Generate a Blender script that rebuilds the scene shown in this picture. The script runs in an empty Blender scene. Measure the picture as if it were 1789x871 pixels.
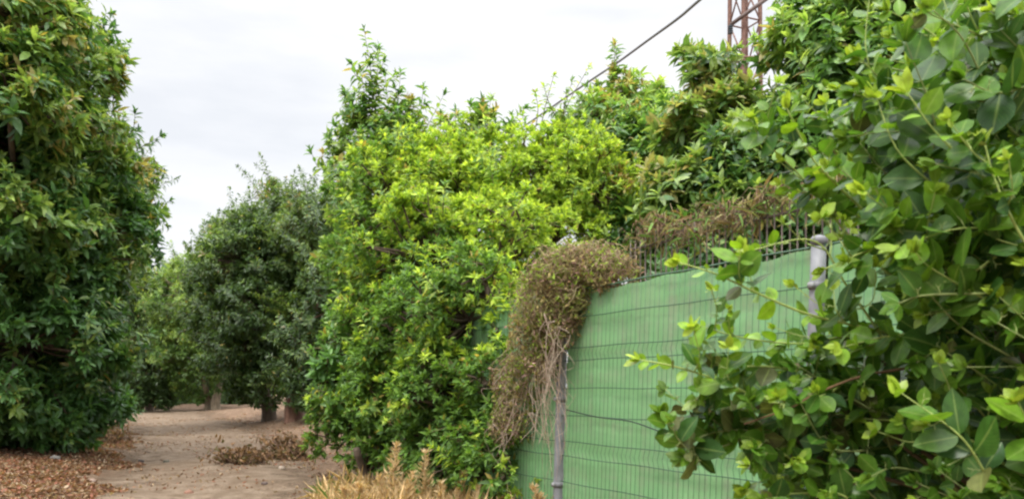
import bpy, math
import numpy as np
from mathutils import Vector

scene = bpy.context.scene
COL = scene.collection
rad = math.radians

# ------------------------------------------------------------------ camera
F = 1404.0; CX = 894.5; HY = 675.0; EYE = 1.15          # photo pixels, 1789 x 871
cd = bpy.data.cameras.new('camera'); cam = bpy.data.objects.new('camera', cd); COL.objects.link(cam)
cam.location = (0, 0, EYE); cam.rotation_euler = (rad(90), 0, 0)
cd.sensor_width = 36; cd.lens = F / 1789 * 36; cd.shift_y = (HY - 435.5) / 1789
cd.clip_start = 0.05; cd.clip_end = 3000
cd.dof.use_dof = True; cd.dof.focus_distance = 6.5; cd.dof.aperture_fstop = 6.3
scene.camera = cam

# ------------------------------------------------------------------ sky and sun
SUN_EL, SUN_AZ = 58, 200           # degrees; azimuth clockwise from +Y
w = bpy.data.worlds.new('World'); scene.world = w; w.use_nodes = True
nt = w.node_tree; nt.nodes.clear()
def N(nt, t, **k):
    n = nt.nodes.new(t)
    for a, b in k.items(): setattr(n, a, b)
    return n
out = N(nt, 'ShaderNodeOutputWorld'); bg = N(nt, 'ShaderNodeBackground'); bg.inputs['Strength'].default_value = 0.12
sky = N(nt, 'ShaderNodeTexSky', sky_type='NISHITA', sun_disc=False)
sky.sun_elevation = rad(SUN_EL); sky.sun_rotation = rad(SUN_AZ); sky.air_density = 1.0; sky.dust_density = 2.0
tc = N(nt, 'ShaderNodeTexCoord'); mp = N(nt, 'ShaderNodeMapping'); mp.inputs['Scale'].default_value = (1.2, 1.2, 4.5)
mp.inputs['Rotation'].default_value = (0.12, 0.1, 0.4)
nz = N(nt, 'ShaderNodeTexNoise'); nz.inputs['Scale'].default_value = 1.7; nz.inputs['Detail'].default_value = 7; nz.inputs['Roughness'].default_value = 0.55
nt.links.new(tc.outputs['Generated'], mp.inputs['Vector']); nt.links.new(mp.outputs['Vector'], nz.inputs['Vector'])
cr = N(nt, 'ShaderNodeValToRGB')
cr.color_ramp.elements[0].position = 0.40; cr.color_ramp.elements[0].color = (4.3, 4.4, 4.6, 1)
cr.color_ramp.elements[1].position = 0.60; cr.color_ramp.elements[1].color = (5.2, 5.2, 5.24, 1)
nt.links.new(nz.outputs['Fac'], cr.inputs['Fac'])
mx = N(nt, 'ShaderNodeMix', data_type='RGBA'); mx.inputs['Factor'].default_value = 0.93
nt.links.new(sky.outputs['Color'], mx.inputs[6]); nt.links.new(cr.outputs['Color'], mx.inputs[7])
# overcast sky brightens towards the zenith; exaggerated above the view to light the foliage
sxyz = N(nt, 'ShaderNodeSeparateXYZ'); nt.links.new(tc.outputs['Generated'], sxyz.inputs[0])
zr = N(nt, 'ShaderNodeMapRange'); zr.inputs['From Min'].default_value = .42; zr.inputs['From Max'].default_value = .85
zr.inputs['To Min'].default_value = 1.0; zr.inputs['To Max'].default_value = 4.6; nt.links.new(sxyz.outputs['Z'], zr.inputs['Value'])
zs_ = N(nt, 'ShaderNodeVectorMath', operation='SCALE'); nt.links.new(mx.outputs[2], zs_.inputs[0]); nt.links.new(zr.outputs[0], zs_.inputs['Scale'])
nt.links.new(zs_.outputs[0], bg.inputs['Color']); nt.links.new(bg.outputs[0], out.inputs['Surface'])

sd = bpy.data.lights.new('sun', 'SUN'); sd.energy = 1.5; sd.angle = rad(14); sd.color = (1, 0.96, 0.88)
sun = bpy.data.objects.new('sun', sd); COL.objects.link(sun)
a, e = rad(SUN_AZ), rad(SUN_EL)
sdir = Vector((math.sin(a) * math.cos(e), math.cos(a) * math.cos(e), math.sin(e)))
sun.rotation_euler = sdir.to_track_quat('Z', 'Y').to_euler(); sun.location = (0, -5, 30)

vs = scene.view_settings; vs.view_transform = 'Standard'; vs.look = 'None'; vs.gamma = 1; vs.exposure = 0.82
vs.use_curve_mapping = False
scene.render.engine = 'CYCLES'
cy = scene.cycles; cy.max_bounces = 8; cy.diffuse_bounces = 6; cy.glossy_bounces = 2; cy.transmission_bounces = 6; cy.transparent_max_bounces = 6
cy.filter_width = 2.3; cy.use_denoising = True

# ------------------------------------------------------------------ helpers
def P(px, py, Y):
    return np.array(((px - CX) * Y / F, Y, EYE + (HY - py) * Y / F))

def tag(o, label, cat, group=None, kind=None):
    if label: o['label'] = label
    if cat: o['category'] = cat
    if group: o['group'] = group
    if kind: o['kind'] = kind
    return o

def empty(name, loc, label, cat, group=None):
    o = bpy.data.objects.new(name, None); COL.objects.link(o); o.location = [float(v) for v in loc]
    o.empty_display_size = 0.2
    return tag(o, label, cat, group)

def mesh_obj(name, V, loops, starts, mat, parent=None, smooth=True, col=None, uv=None):
    """V world positions n x 3; loops flat vertex index; starts face starts"""
    V = np.asarray(V, dtype=np.float32)
    if parent is not None:
        V = V - np.array(parent.location, dtype=np.float32)
    me = bpy.data.meshes.new(name)
    me.vertices.add(len(V)); me.vertices.foreach_set('co', V.ravel())
    me.loops.add(len(loops)); me.loops.foreach_set('vertex_index', np.asarray(loops, dtype=np.int32))
    me.polygons.add(len(starts)); me.polygons.foreach_set('loop_start', np.asarray(starts, dtype=np.int32))
    me.polygons.foreach_set('use_smooth', np.full(len(starts), smooth, dtype=bool))
    me.update(calc_edges=True)
    if col is not None:
        at = me.attributes.new('Col', 'FLOAT_COLOR', 'POINT')
        c = np.ones((len(V), 4), dtype=np.float32); c[:, :3] = np.clip(col, 0.002, 1); at.data.foreach_set('color', c.ravel())
    if uv is not None:
        at = me.attributes.new('LUV', 'FLOAT2', 'POINT'); at.data.foreach_set('vector', np.asarray(uv, dtype=np.float32).ravel())
    me.materials.append(mat)
    me.validate()
    o = bpy.data.objects.new(name, me); COL.objects.link(o)
    if parent is not None: o.parent = parent
    return o

class Geo:
    """collects chunks of geometry into one mesh"""
    def __init__(s): s.V = []; s.L = []; s.S = []; s.C = []; s.U = []; s.nv = 0; s.nl = 0
    def add(s, V, loops, starts, col=(.5, .5, .5), uv=None):
        V = np.asarray(V, dtype=np.float32).reshape(-1, 3); n = len(V)
        s.V.append(V); s.L.append(np.asarray(loops).ravel() + s.nv); s.S.append(np.asarray(starts).ravel() + s.nl)
        c = np.asarray(col, dtype=np.float32)
        s.C.append(np.broadcast_to(c, (n, 3)) if c.ndim == 1 else c)
        s.U.append(np.zeros((n, 2), dtype=np.float32) if uv is None else uv)
        s.nv += n; s.nl += len(np.asarray(loops).ravel())
    def build(s, name, mat, parent=None, smooth=True):
        return mesh_obj(name, np.concatenate(s.V), np.concatenate(s.L), np.concatenate(s.S), mat, parent, smooth,
                        np.concatenate(s.C), np.concatenate(s.U))

def norm(v):
    return v / np.maximum(np.linalg.norm(v, axis=-1, keepdims=True), 1e-9)

def leaf_template(xs, ws, fold, droop, cols=3):
    """leaf along +x; rows at xs with half widths ws; first and last row are points"""
    V = [(xs[0], 0, 0)]; uv = [(0, .5)]; faces = []
    rows = []
    for x, wd in zip(xs[1:-1], ws[1:-1]):
        z = -droop * x * x; r = []
        for t in np.linspace(-1, 1, cols):
            V.append((x, t * wd, z + fold * wd * abs(t) ** 1.3)); uv.append((x, .5 + t / 2)); r.append(len(V) - 1)
        rows.append(r)
    V.append((xs[-1], 0, -droop)); uv.append((1, .5)); tip = len(V) - 1
    for k in range(cols - 1):
        faces.append((0, rows[0][k + 1], rows[0][k]))
        faces.append((tip, rows[-1][k], rows[-1][k + 1]))
    for r0, r1 in zip(rows[:-1], rows[1:]):
        for k in range(cols - 1): faces.append((r0[k], r0[k + 1], r1[k + 1], r1[k]))
    loops = [i for f in faces for i in f]; st = np.cumsum([0] + [len(f) for f in faces[:-1]])
    return np.array(V, dtype=np.float32), np.array(loops), st, np.array(uv, dtype=np.float32)

LANCE = leaf_template([0, .28, .65, 1], [0, .17, .15, 0], .35, .22)
LANCE_LO = leaf_template([0, .45, 1], [0, .19, 0], .35, .2)
SMALL = leaf_template([0, .4, 1], [0, .24, 0], .3, .12)
ROUND = leaf_template([0, .06, .2, .38, .58, .76, .9, 1], [0, .15, .27, .345, .34, .25, .12, 0], .20, .12, 5)
CURL = leaf_template([0, .3, .7, 1], [0, .22, .2, 0], 1.0, -.25)

def place_leaves(geo, tpl, pos, d, n, L, col, wscale=None, droopvar=None):
    V, lo, st, uv = tpl
    m = len(pos)
    if m == 0: return
    d = norm(d); n = norm(n - (n * d).sum(1, keepdims=True) * d); s = np.cross(n, d)
    L = np.asarray(L).reshape(-1, 1, 1)
    ws = np.ones((m, 1, 1)) if wscale is None else wscale.reshape(-1, 1, 1)
    dz = np.ones((m, 1, 1)) if droopvar is None else droopvar.reshape(-1, 1, 1)
    W = pos[:, None, :] + L * (V[None, :, 0:1] * d[:, None, :] + ws * V[None, :, 1:2] * s[:, None, :] + dz * V[None, :, 2:3] * n[:, None, :])
    k = len(V)
    loops = (lo[None, :] + (np.arange(m) * k)[:, None]).ravel()
    starts = (st[None, :] + (np.arange(m) * len(lo))[:, None]).ravel()
    geo.add(W.reshape(-1, 3), loops, starts, np.repeat(col, k, axis=0), np.tile(uv, (m, 1)))

def batch_tubes(geo, pts, radii, sides=5, col=(.2, .15, .1)):
    """pts T x n x 3, radii T x n (or scalar-broadcastable)"""
    pts = np.asarray(pts, dtype=np.float64)
    if pts.ndim == 2: pts = pts[None]
    T, n, _ = pts.shape
    radii = np.broadcast_to(np.asarray(radii, dtype=np.float64), (T, n))
    tang = np.gradient(pts, axis=1); tang = norm(tang)
    ref = np.where(np.abs(tang[:, :1, 2:3]) > .9, np.array([1., 0, 0]), np.array([0, 0, 1.]))
    ref = np.broadcast_to(ref, tang.shape)
    u = norm(np.cross(tang, ref)); v = np.cross(tang, u)
    ang = np.arange(sides) / sides * 2 * np.pi
    ring = pts[:, :, None, :] + radii[:, :, None, None] * (np.cos(ang)[None, None, :, None] * u[:, :, None, :] + np.sin(ang)[None, None, :, None] * v[:, :, None, :])
    idx = np.arange(T * n * sides).reshape(T, n, sides)
    a = idx[:, :-1, :]; b = idx[:, 1:, :]
    q = np.stack([a, np.roll(a, -1, 2), np.roll(b, -1, 2), b], -1).reshape(-1, 4)
    starts = np.arange(len(q)) * 4
    loops = q.ravel()
    if sides > 2:
        c0 = idx[:, 0, ::-1].reshape(-1); c1 = idx[:, -1, :].reshape(-1)
        s2 = len(loops) + np.arange(2 * T) * sides
        loops = np.concatenate([loops, c0, c1]); starts = np.concatenate([starts, s2])
    c = np.asarray(col, dtype=np.float32)
    if c.ndim == 2: c = np.repeat(c, n * sides, axis=0)
    geo.add(ring.reshape(-1, 3), loops, starts, c)

def box(geo, c, size, R=None, col=(.5, .5, .5)):
    s = np.array(size) / 2
    V = np.array([(x, y, z) for x in (-1, 1) for y in (-1, 1) for z in (-1, 1)]) * s
    if R is not None: V = V @ np.array(R).T
    f = [(0, 1, 3, 2), (4, 6, 7, 5), (0, 4, 5, 1), (2, 3, 7, 6), (0, 2, 6, 4), (1, 5, 7, 3)]
    geo.add(V + np.array(c), [i for q in f for i in q], np.arange(6) * 4, col)

def curve(p0, p1, n=6, sag=0.0, wob=0.0, rng=None):
    t = np.linspace(0, 1, n)[:, None]
    p = np.array(p0) * (1 - t) + np.array(p1) * t
    p[:, 2] += sag * 4 * (t * (1 - t))[:, 0]
    if wob and rng is not None: p[1:-1] += rng.normal(0, wob, (n - 2, 3))
    return p

def resample(pts, n):
    pts = np.asarray(pts, float)
    # Catmull-Rom through the points
    m = len(pts); ts = np.linspace(0, m - 1, n); o = []
    for t in ts:
        i = min(int(t), m - 2); f = t - i
        p1, p2 = pts[i], pts[i + 1]; p0 = pts[i - 1] if i > 0 else 2 * p1 - p2; p3 = pts[i + 2] if i + 2 < m else 2 * p2 - p1
        o.append(.5 * (2 * p1 + (p2 - p0) * f + (2 * p0 - 5 * p1 + 4 * p2 - p3) * f * f + (3 * p1 - p0 - 3 * p2 + p3) * f ** 3))
    return np.array(o)

# ------------------------------------------------------------------ materials
def new_mat(name):
    m = bpy.data.materials.new(name); m.use_nodes = True; m.node_tree.nodes.clear()
    return m, m.node_tree

def leaf_mat(name, rough=.42, trans=.35, vein=0.0, spec=.45, mott=.25, mscale=6.0):
    m, t = new_mat(name)
    o = N(t, 'ShaderNodeOutputMaterial'); ms = N(t, 'ShaderNodeMixShader'); p = N(t, 'ShaderNodeBsdfPrincipled'); tr = N(t, 'ShaderNodeBsdfTranslucent')
    at = N(t, 'ShaderNodeAttribute', attribute_name='Col')
    tcn = N(t, 'ShaderNodeTexCoord'); no = N(t, 'ShaderNodeTexNoise'); no.inputs['Scale'].default_value = mscale * 4; no.inputs['Detail'].default_value = 3
    t.links.new(tcn.outputs['Object'], no.inputs['Vector'])
    mr = N(t, 'ShaderNodeMapRange'); mr.inputs['From Min'].default_value = .3; mr.inputs['From Max'].default_value = .7
    mr.inputs['To Min'].default_value = 1 - mott; mr.inputs['To Max'].default_value = 1 + mott
    t.links.new(no.outputs['Fac'], mr.inputs['Value'])
    vm = N(t, 'ShaderNodeVectorMath', operation='SCALE'); t.links.new(at.outputs['Color'], vm.inputs[0]); t.links.new(mr.outputs[0], vm.inputs['Scale'])
    colout = vm.outputs[0]
    if vein:
        uvn = N(t, 'ShaderNodeAttribute', attribute_name='LUV'); sx = N(t, 'ShaderNodeSeparateXYZ'); t.links.new(uvn.outputs['Vector'], sx.inputs[0])
        m1 = N(t, 'ShaderNodeMath', operation='SUBTRACT'); m1.inputs[1].default_value = .5; t.links.new(sx.outputs['Y'], m1.inputs[0])
        m2 = N(t, 'ShaderNodeMath', operation='ABSOLUTE'); t.links.new(m1.outputs[0], m2.inputs[0])
        # midrib
        r1 = N(t, 'ShaderNodeMapRange'); r1.inputs['From Min'].default_value = .015; r1.inputs['From Max'].default_value = .06
        r1.inputs['To Min'].default_value = 1; r1.inputs['To Max'].default_value = 0; t.links.new(m2.outputs[0], r1.inputs['Value'])
        # side veins
        m3 = N(t, 'ShaderNodeMath', operation='MULTIPLY_ADD'); m3.inputs[1].default_value = -.8; t.links.new(m2.outputs[0], m3.inputs[0]); t.links.new(sx.outputs['X'], m3.inputs[2])
        m4 = N(t, 'ShaderNodeMath', operation='MULTIPLY'); m4.inputs[1].default_value = 60; t.links.new(m3.outputs[0], m4.inputs[0])
        m5 = N(t, 'ShaderNodeMath', operation='SINE'); t.links.new(m4.outputs[0], m5.inputs[0])
        r2 = N(t, 'ShaderNodeMapRange'); r2.inputs['From Min'].default_value = .8; r2.inputs['From Max'].default_value = 1; r2.inputs['To Max'].default_value = .25
        t.links.new(m5.outputs[0], r2.inputs['Value'])
        mxm = N(t, 'ShaderNodeMath', operation='MAXIMUM'); t.links.new(r1.outputs[0], mxm.inputs[0]); t.links.new(r2.outputs[0], mxm.inputs[1])
        mm = N(t, 'ShaderNodeMath', operation='MULTIPLY'); mm.inputs[1].default_value = vein; t.links.new(mxm.outputs[0], mm.inputs[0])
        mixc = N(t, 'ShaderNodeMix', data_type='RGBA'); t.links.new(mm.outputs[0], mixc.inputs['Factor']); t.links.new(colout, mixc.inputs[6])
        mixc.inputs[7].default_value = (.32, .42, .12, 1)
        colout = mixc.outputs[2]
    t.links.new(colout, p.inputs['Base Color'])
    p.inputs['Roughness'].default_value = rough; p.inputs['Specular IOR Level'].default_value = spec
    ty = N(t, 'ShaderNodeMix', data_type='RGBA', blend_type='MULTIPLY'); ty.inputs['Factor'].default_value = 1
    t.links.new(colout, ty.inputs[6]); ty.inputs[7].default_value = (1.5, 1.45, .7, 1)
    t.links.new(ty.outputs[2], tr.inputs['Color'])
    ms.inputs[0].default_value = trans
    t.links.new(p.outputs[0], ms.inputs[1]); t.links.new(tr.outputs[0], ms.inputs[2]); t.links.new(ms.outputs[0], o.inputs[0])
    return m

def attr_mat(name, rough=.85, scale=20, amt=.3, spec=.2, bump=.3, stretch=(1, 1, 1)):
    m, t = new_mat(name)
    o = N(t, 'ShaderNodeOutputMaterial'); p = N(t, 'ShaderNodeBsdfPrincipled'); at = N(t, 'ShaderNodeAttribute', attribute_name='Col')
    tcn = N(t, 'ShaderNodeTexCoord'); mpn = N(t, 'ShaderNodeMapping'); mpn.inputs['Scale'].default_value = stretch
    no = N(t, 'ShaderNodeTexNoise'); no.inputs['Scale'].default_value = scale; no.inputs['Detail'].default_value = 6
    t.links.new(tcn.outputs['Object'], mpn.inputs[0]); t.links.new(mpn.outputs[0], no.inputs['Vector'])
    mr = N(t, 'ShaderNodeMapRange'); mr.inputs['From Min'].default_value = .3; mr.inputs['From Max'].default_value = .7
    mr.inputs['To Min'].default_value = 1 - amt; mr.inputs['To Max'].default_value = 1 + amt; t.links.new(no.outputs['Fac'], mr.inputs['Value'])
    vm = N(t, 'ShaderNodeVectorMath', operation='SCALE'); t.links.new(at.outputs['Color'], vm.inputs[0]); t.links.new(mr.outputs[0], vm.inputs['Scale'])
    t.links.new(vm.outputs[0], p.inputs['Base Color']); p.inputs['Roughness'].default_value = rough; p.inputs['Specular IOR Level'].default_value = spec
    b = N(t, 'ShaderNodeBump'); b.inputs['Strength'].default_value = bump; b.inputs['Distance'].default_value = .01
    t.links.new(no.outputs['Fac'], b.inputs['Height']); t.links.new(b.outputs[0], p.inputs['Normal'])
    t.links.new(p.outputs[0], o.inputs[0])
    return m

M_AVO = leaf_mat('avocado_leaf', rough=.42, trans=.4, spec=.5)
M_LIME = leaf_mat('lime_leaf', rough=.5, trans=.42, spec=.35)
M_NEAR = leaf_mat('glossy_round_leaf', rough=.36, trans=.34, vein=.35, spec=.36, mott=.28, mscale=12)
M_DRYLEAF = leaf_mat('dry_leaf', rough=.8, trans=.25, spec=.15)
M_BARK = attr_mat('bark', .9, 14, .4, .15, .8, (1, 1, .3))
M_TWIG = attr_mat('green_stem', .55, 60, .2, .35, .2)
M_STRAW = attr_mat('straw', .8, 40, .3, .2, .2)
M_STEEL = attr_mat('galvanised_steel', .55, 9, .28, .4, .15)
M_WIRE = attr_mat('coated_wire', .5, 50, .2, .4, .0)
M_RUST = attr_mat('rusty_steel', .8, 6, .35, .3, .2)
M_CABLE = attr_mat('black_cable', .6, 30, .1, .4, .0)
M_STONE = attr_mat('stone', .9, 12, .3, .2, .6)

# ------------------------------------------------------------------ ground
def gh(x, y):
    """terrain height: nearly flat, a leaf bank at the left of the track and a low rise on its right"""
    h = .03 * np.sin(x * .7 + 1) * np.cos(y * .45) + .02 * np.sin(x * 1.9 + y * 1.3)
    # track centre line
    xc = track_x(y); wdt = track_w(y)
    dl = (xc - wdt) - x; dr = x - (xc + wdt)
    h = h + .16 * np.clip(dl / 1.2, 0, 1) ** .8 * np.exp(-np.clip(y - 30, 0, 99) / 15) + .30 * np.clip(dr / 1.8, 0, 1) ** 1.3 * np.clip(y - 7.5, 0, 1) * np.clip((60 - y) / 30, 0, 1) * np.clip((-1.6 - x) / .8, 0, 1)
    h = h + .016 * np.sin(x * 3.7 + 2 * np.sin(y * 1.3 + x)) * np.sin(y * 2.3 + 1.7 * np.sin(x * 2.1)) + .007 * np.sin(x * 9.3 + 3 * np.sin(y * 3.1)) * np.sin(y * 7.7 + 2 * np.sin(x * 5.3))
    h = h + .07 * np.clip(np.sin(y * 1.1 + x * .8), 0, 1) * np.clip((x - xc) / 1.5, 0, 1) * (y > 9)
    fade = np.clip((90 - np.hypot(x, y)) / 40, 0, 1)
    return h * fade

def track_x(y):
    return np.interp(y, [0, 8.2, 10, 14, 25, 36, 60], [-2.2, -3.1, -3.75, -5.15, -10.2, -15.9, -34])
def track_w(y):
    return np.interp(y, [0, 8.2, 14, 25, 36, 60], [1.1, 1.2, 1.6, 1.9, 1.8, 1.6])

def soil_mat(name, base_cols, ragged=False):
    m, t = new_mat(name)
    o = N(t, 'ShaderNodeOutputMaterial'); p = N(t, 'ShaderNodeBsdfPrincipled'); p.inputs['Roughness'].default_value = .95; p.inputs['Specular IOR Level'].default_value = .1
    tcn = N(t, 'ShaderNodeTexCoord')
    def noise(sc, det=6, ro=.6):
        n = N(t, 'ShaderNodeTexNoise'); n.inputs['Scale'].default_value = sc; n.inputs['Detail'].default_value = det; n.inputs['Roughness'].default_value = ro
        t.links.new(tcn.outputs['Object'], n.inputs['Vector']); return n
    n1 = noise(.9, 8, .75); n2 = noise(5, 6, .7); n3 = noise(40, 4)
    r1 = N(t, 'ShaderNodeValToRGB'); e = r1.color_ramp.elements; e[0].position = .35; e[0].color = (*base_cols[0], 1); e[1].position = .65; e[1].color = (*base_cols[1], 1)
    t.links.new(n1.outputs['Fac'], r1.inputs['Fac'])
    r2 = N(t, 'ShaderNodeValToRGB'); e = r2.color_ramp.elements; e[0].position = .40; e[0].color = (0, 0, 0, 1); e[1].position = .66; e[1].color = (1, 1, 1, 1)
    t.links.new(n2.outputs['Fac'], r2.inputs['Fac'])
    mxx = N(t, 'ShaderNodeMix', data_type='RGBA'); t.links.new(r2.outputs[0], mxx.inputs['Factor']); t.links.new(r1.outputs[0], mxx.inputs[6]); mxx.inputs[7].default_value = (*base_cols[2], 1)
    mr = N(t, 'ShaderNodeMapRange'); mr.inputs['From Min'].default_value = .3; mr.inputs['From Max'].default_value = .7; mr.inputs['To Min'].default_value = .6; mr.inputs['To Max'].default_value = 1.35
    t.links.new(n3.outputs['Fac'], mr.inputs['Value'])
    vm = N(t, 'ShaderNodeVectorMath', operation='SCALE'); t.links.new(mxx.outputs[2], vm.inputs[0]); t.links.new(mr.outputs[0], vm.inputs['Scale'])
    t.links.new(vm.outputs[0], p.inputs['Base Color'])
    b = N(t, 'ShaderNodeBump'); b.inputs['Strength'].default_value = .8; b.inputs['Distance'].default_value = .05
    ad = N(t, 'ShaderNodeMath', operation='MULTIPLY_ADD'); ad.inputs[1].default_value = .35; t.links.new(n3.outputs['Fac'], ad.inputs[0]); t.links.new(n2.outputs['Fac'], ad.inputs[2])
    t.links.new(ad.outputs[0], b.inputs['Height']); t.links.new(b.outputs[0], p.inputs['Normal'])
    if ragged:
        at = N(t, 'ShaderNodeAttribute', attribute_name='Col'); sx = N(t, 'ShaderNodeSeparateColor'); t.links.new(at.outputs['Color'], sx.inputs[0])
        n4 = noise(2.2, 8, .7)
        sb = N(t, 'ShaderNodeMath', operation='MULTIPLY_ADD'); sb.inputs[1].default_value = 1.8; sb.inputs[2].default_value = -.9; t.links.new(n4.outputs['Fac'], sb.inputs[0])
        sm = N(t, 'ShaderNodeMath', operation='ADD'); t.links.new(sx.outputs[0], sm.inputs[0]); t.links.new(sb.outputs[0], sm.inputs[1])
        rr = N(t, 'ShaderNodeMapRange'); rr.inputs['From Min'].default_value = .25; rr.inputs['From Max'].default_value = .75; t.links.new(sm.outputs[0], rr.inputs['Value'])
        tp = N(t, 'ShaderNodeBsdfTransparent'); ms = N(t, 'ShaderNodeMixShader'); t.links.new(rr.outputs[0], ms.inputs[0]); t.links.new(tp.outputs[0], ms.inputs[1]); t.links.new(p.outputs[0], ms.inputs[2])
        t.links.new(ms.outputs[0], o.inputs[0])
    else:
        t.links.new(p.outputs[0], o.inputs[0])
    return m

M_SOIL = soil_mat('brown_soil', [(.18, .118, .075), (.25, .17, .115), (.11, .07, .045)])
M_TRACK = soil_mat('pale_track_dust', [(.165, .118, .08), (.255, .195, .14), (.12, .082, .052)], True)

def grid_mesh(name, xs, ys, zf, mat, colf=None):
    X, Y = np.meshgrid(xs, ys); Z = zf(X, Y)
    V = np.stack([X, Y, Z], -1).reshape(-1, 3); ny, nx = X.shape
    idx = np.arange(nx * ny).reshape(ny, nx)
    q = np.stack([idx[:-1, :-1], idx[:-1, 1:], idx[1:, 1:], idx[1:, :-1]], -1).reshape(-1, 4)
    return mesh_obj(name, V, q.ravel(), np.arange(len(q)) * 4, mat, None, True, None if colf is None else colf(X, Y))

def spaced(lo, hi, near_lo, near_hi, step):
    a = np.arange(near_lo, near_hi, step)
    b = near_hi + (np.geomspace(1, 1 + hi - near_hi, 22) - 1)
    c = near_lo - (np.geomspace(1, 1 + near_lo - lo, 22) - 1)[::-1][:-1]
    return np.concatenate([c, a, b])
gxs = spaced(-900, 900, -22, 6, .14); gys = spaced(-200, 1500, 4, 42, .14)
o = grid_mesh('ground', gxs, gys, gh, M_SOIL); o['kind'] = 'structure'

# the track: a strip that follows the terrain 6 mm above it
ty_ = np.concatenate([np.arange(4, 60, .14)]); tt = np.linspace(-1.6, 1.6, 45)
YY, TT = np.meshgrid(ty_, tt, indexing='ij'); XX = track_x(YY) + TT * track_w(YY)
ZZ = gh(XX, YY) + .012
VV = np.stack([XX, YY, ZZ], -1).reshape(-1, 3); idx = np.arange(XX.size).reshape(XX.shape)
q = np.stack([idx[:-1, :-1], idx[:-1, 1:], idx[1:, 1:], idx[1:, :-1]], -1).reshape(-1, 4)
ed = np.clip((1.55 - np.abs(TT)) / 1.25, 0, 1).reshape(-1)
o = mesh_obj('dirt_track', VV, q.ravel(), np.arange(len(q)) * 4, M_TRACK, None, True, np.repeat(ed[:, None], 3, 1)); o['kind'] = 'structure'

# ------------------------------------------------------------------ trees
def rosettes(geo, tpl, Pt, D, k, L, colf, rng, droop=.55, spread=(.5, 1.7), back=.6, wvar=.15, up=.4, bias=(0, .22)):
    """k leaves round each twig tip"""
    m = len(Pt); D = norm(D)
    ref = norm(np.cross(D, rng.normal(size=(m, 3)))); r2 = np.cross(D, ref)
    nz_ = np.sin(Pt[:, 0] * 2.3 + 1 + 1.3 * np.sin(Pt[:, 2] * 1.7)) * np.sin(Pt[:, 2] * 2.6 + 2) + .6 * np.sin(Pt[:, 0] * 5.1 + Pt[:, 1] * 3) * np.sin(Pt[:, 2] * 4.7)
    hgt = (Pt[:, 2] - Pt[:, 2].mean()) / (Pt[:, 2].std() + 1e-6)
    q_ = .8 * rng.random(m) - .38 * nz_ - bias[1] * hgt - bias[0] * (Pt[:, 0] - Pt[:, 0].mean()) / (Pt[:, 0].std() + 1e-6)     # new growth comes in clumps and mostly high in the crown
    tint = np.argsort(np.argsort(q_)) / m if m > 10 else rng.random(m)
    ph0 = rng.random(m) * 6.28
    for j in range(k):
        ph = ph0 + j * 2.4 + rng.normal(0, .25, m)
        th = rng.uniform(*spread, m) * (.55 + .45 * j / max(k - 1, 1))
        radial = ref * np.cos(ph)[:, None] + r2 * np.sin(ph)[:, None]
        d = D * np.cos(th)[:, None] + radial * np.sin(th)[:, None]
        d[:, 2] -= droop * rng.uniform(.3, 1.2, m) * (.4 + .6 * j / k)
        d = norm(d)
        n = D * .7 + np.array([0, 0, up]) + rng.normal(0, .35, (m, 3))
        Lj = L * rng.uniform(.65, 1.15, m) * (.7 + .3 * j / k)
        pos = Pt - D * (back * L * j / k)[..., None] * rng.uniform(.6, 1.1, (m, 1))
        place_leaves(geo, tpl, pos, d, n, Lj, colf(m, j / k, tint, rng), rng.uniform(1 - wvar, 1 + wvar, m), rng.uniform(.4, 1.7, m))

def palette(old, mid, new, flush=None, pflush=0.0, pnew=.3, yellow=.02):
    old, mid, new = (np.array(v_) * 1.1 for v_ in (old, mid, new))
    def f(m, age, tint, rng):
        """age 0 youngest (centre of the rosette) .. 1 oldest"""
        a = np.clip(age * .8 + rng.normal(.15, .18, m), 0, 1)[:, None]
        isnew = (tint < pnew)[:, None]
        young = np.where(isnew, new, mid)
        c = young * (1 - a) + (np.where(isnew, mid, old)) * a
        if flush is not None:
            fl = (tint < pflush)[:, None] & (age < .75) & (rng.random((m, 1)) < .8)
            c = np.where(fl, np.array(flush) * rng.uniform(.7, 1.2, (m, 1)), c)
        y = (rng.random(m) < yellow)[:, None]
        c = np.where(y, np.array((.38, .30, .08)), c)
        return c * rng.uniform(.75, 1.25, (m, 1))
    return f

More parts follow.
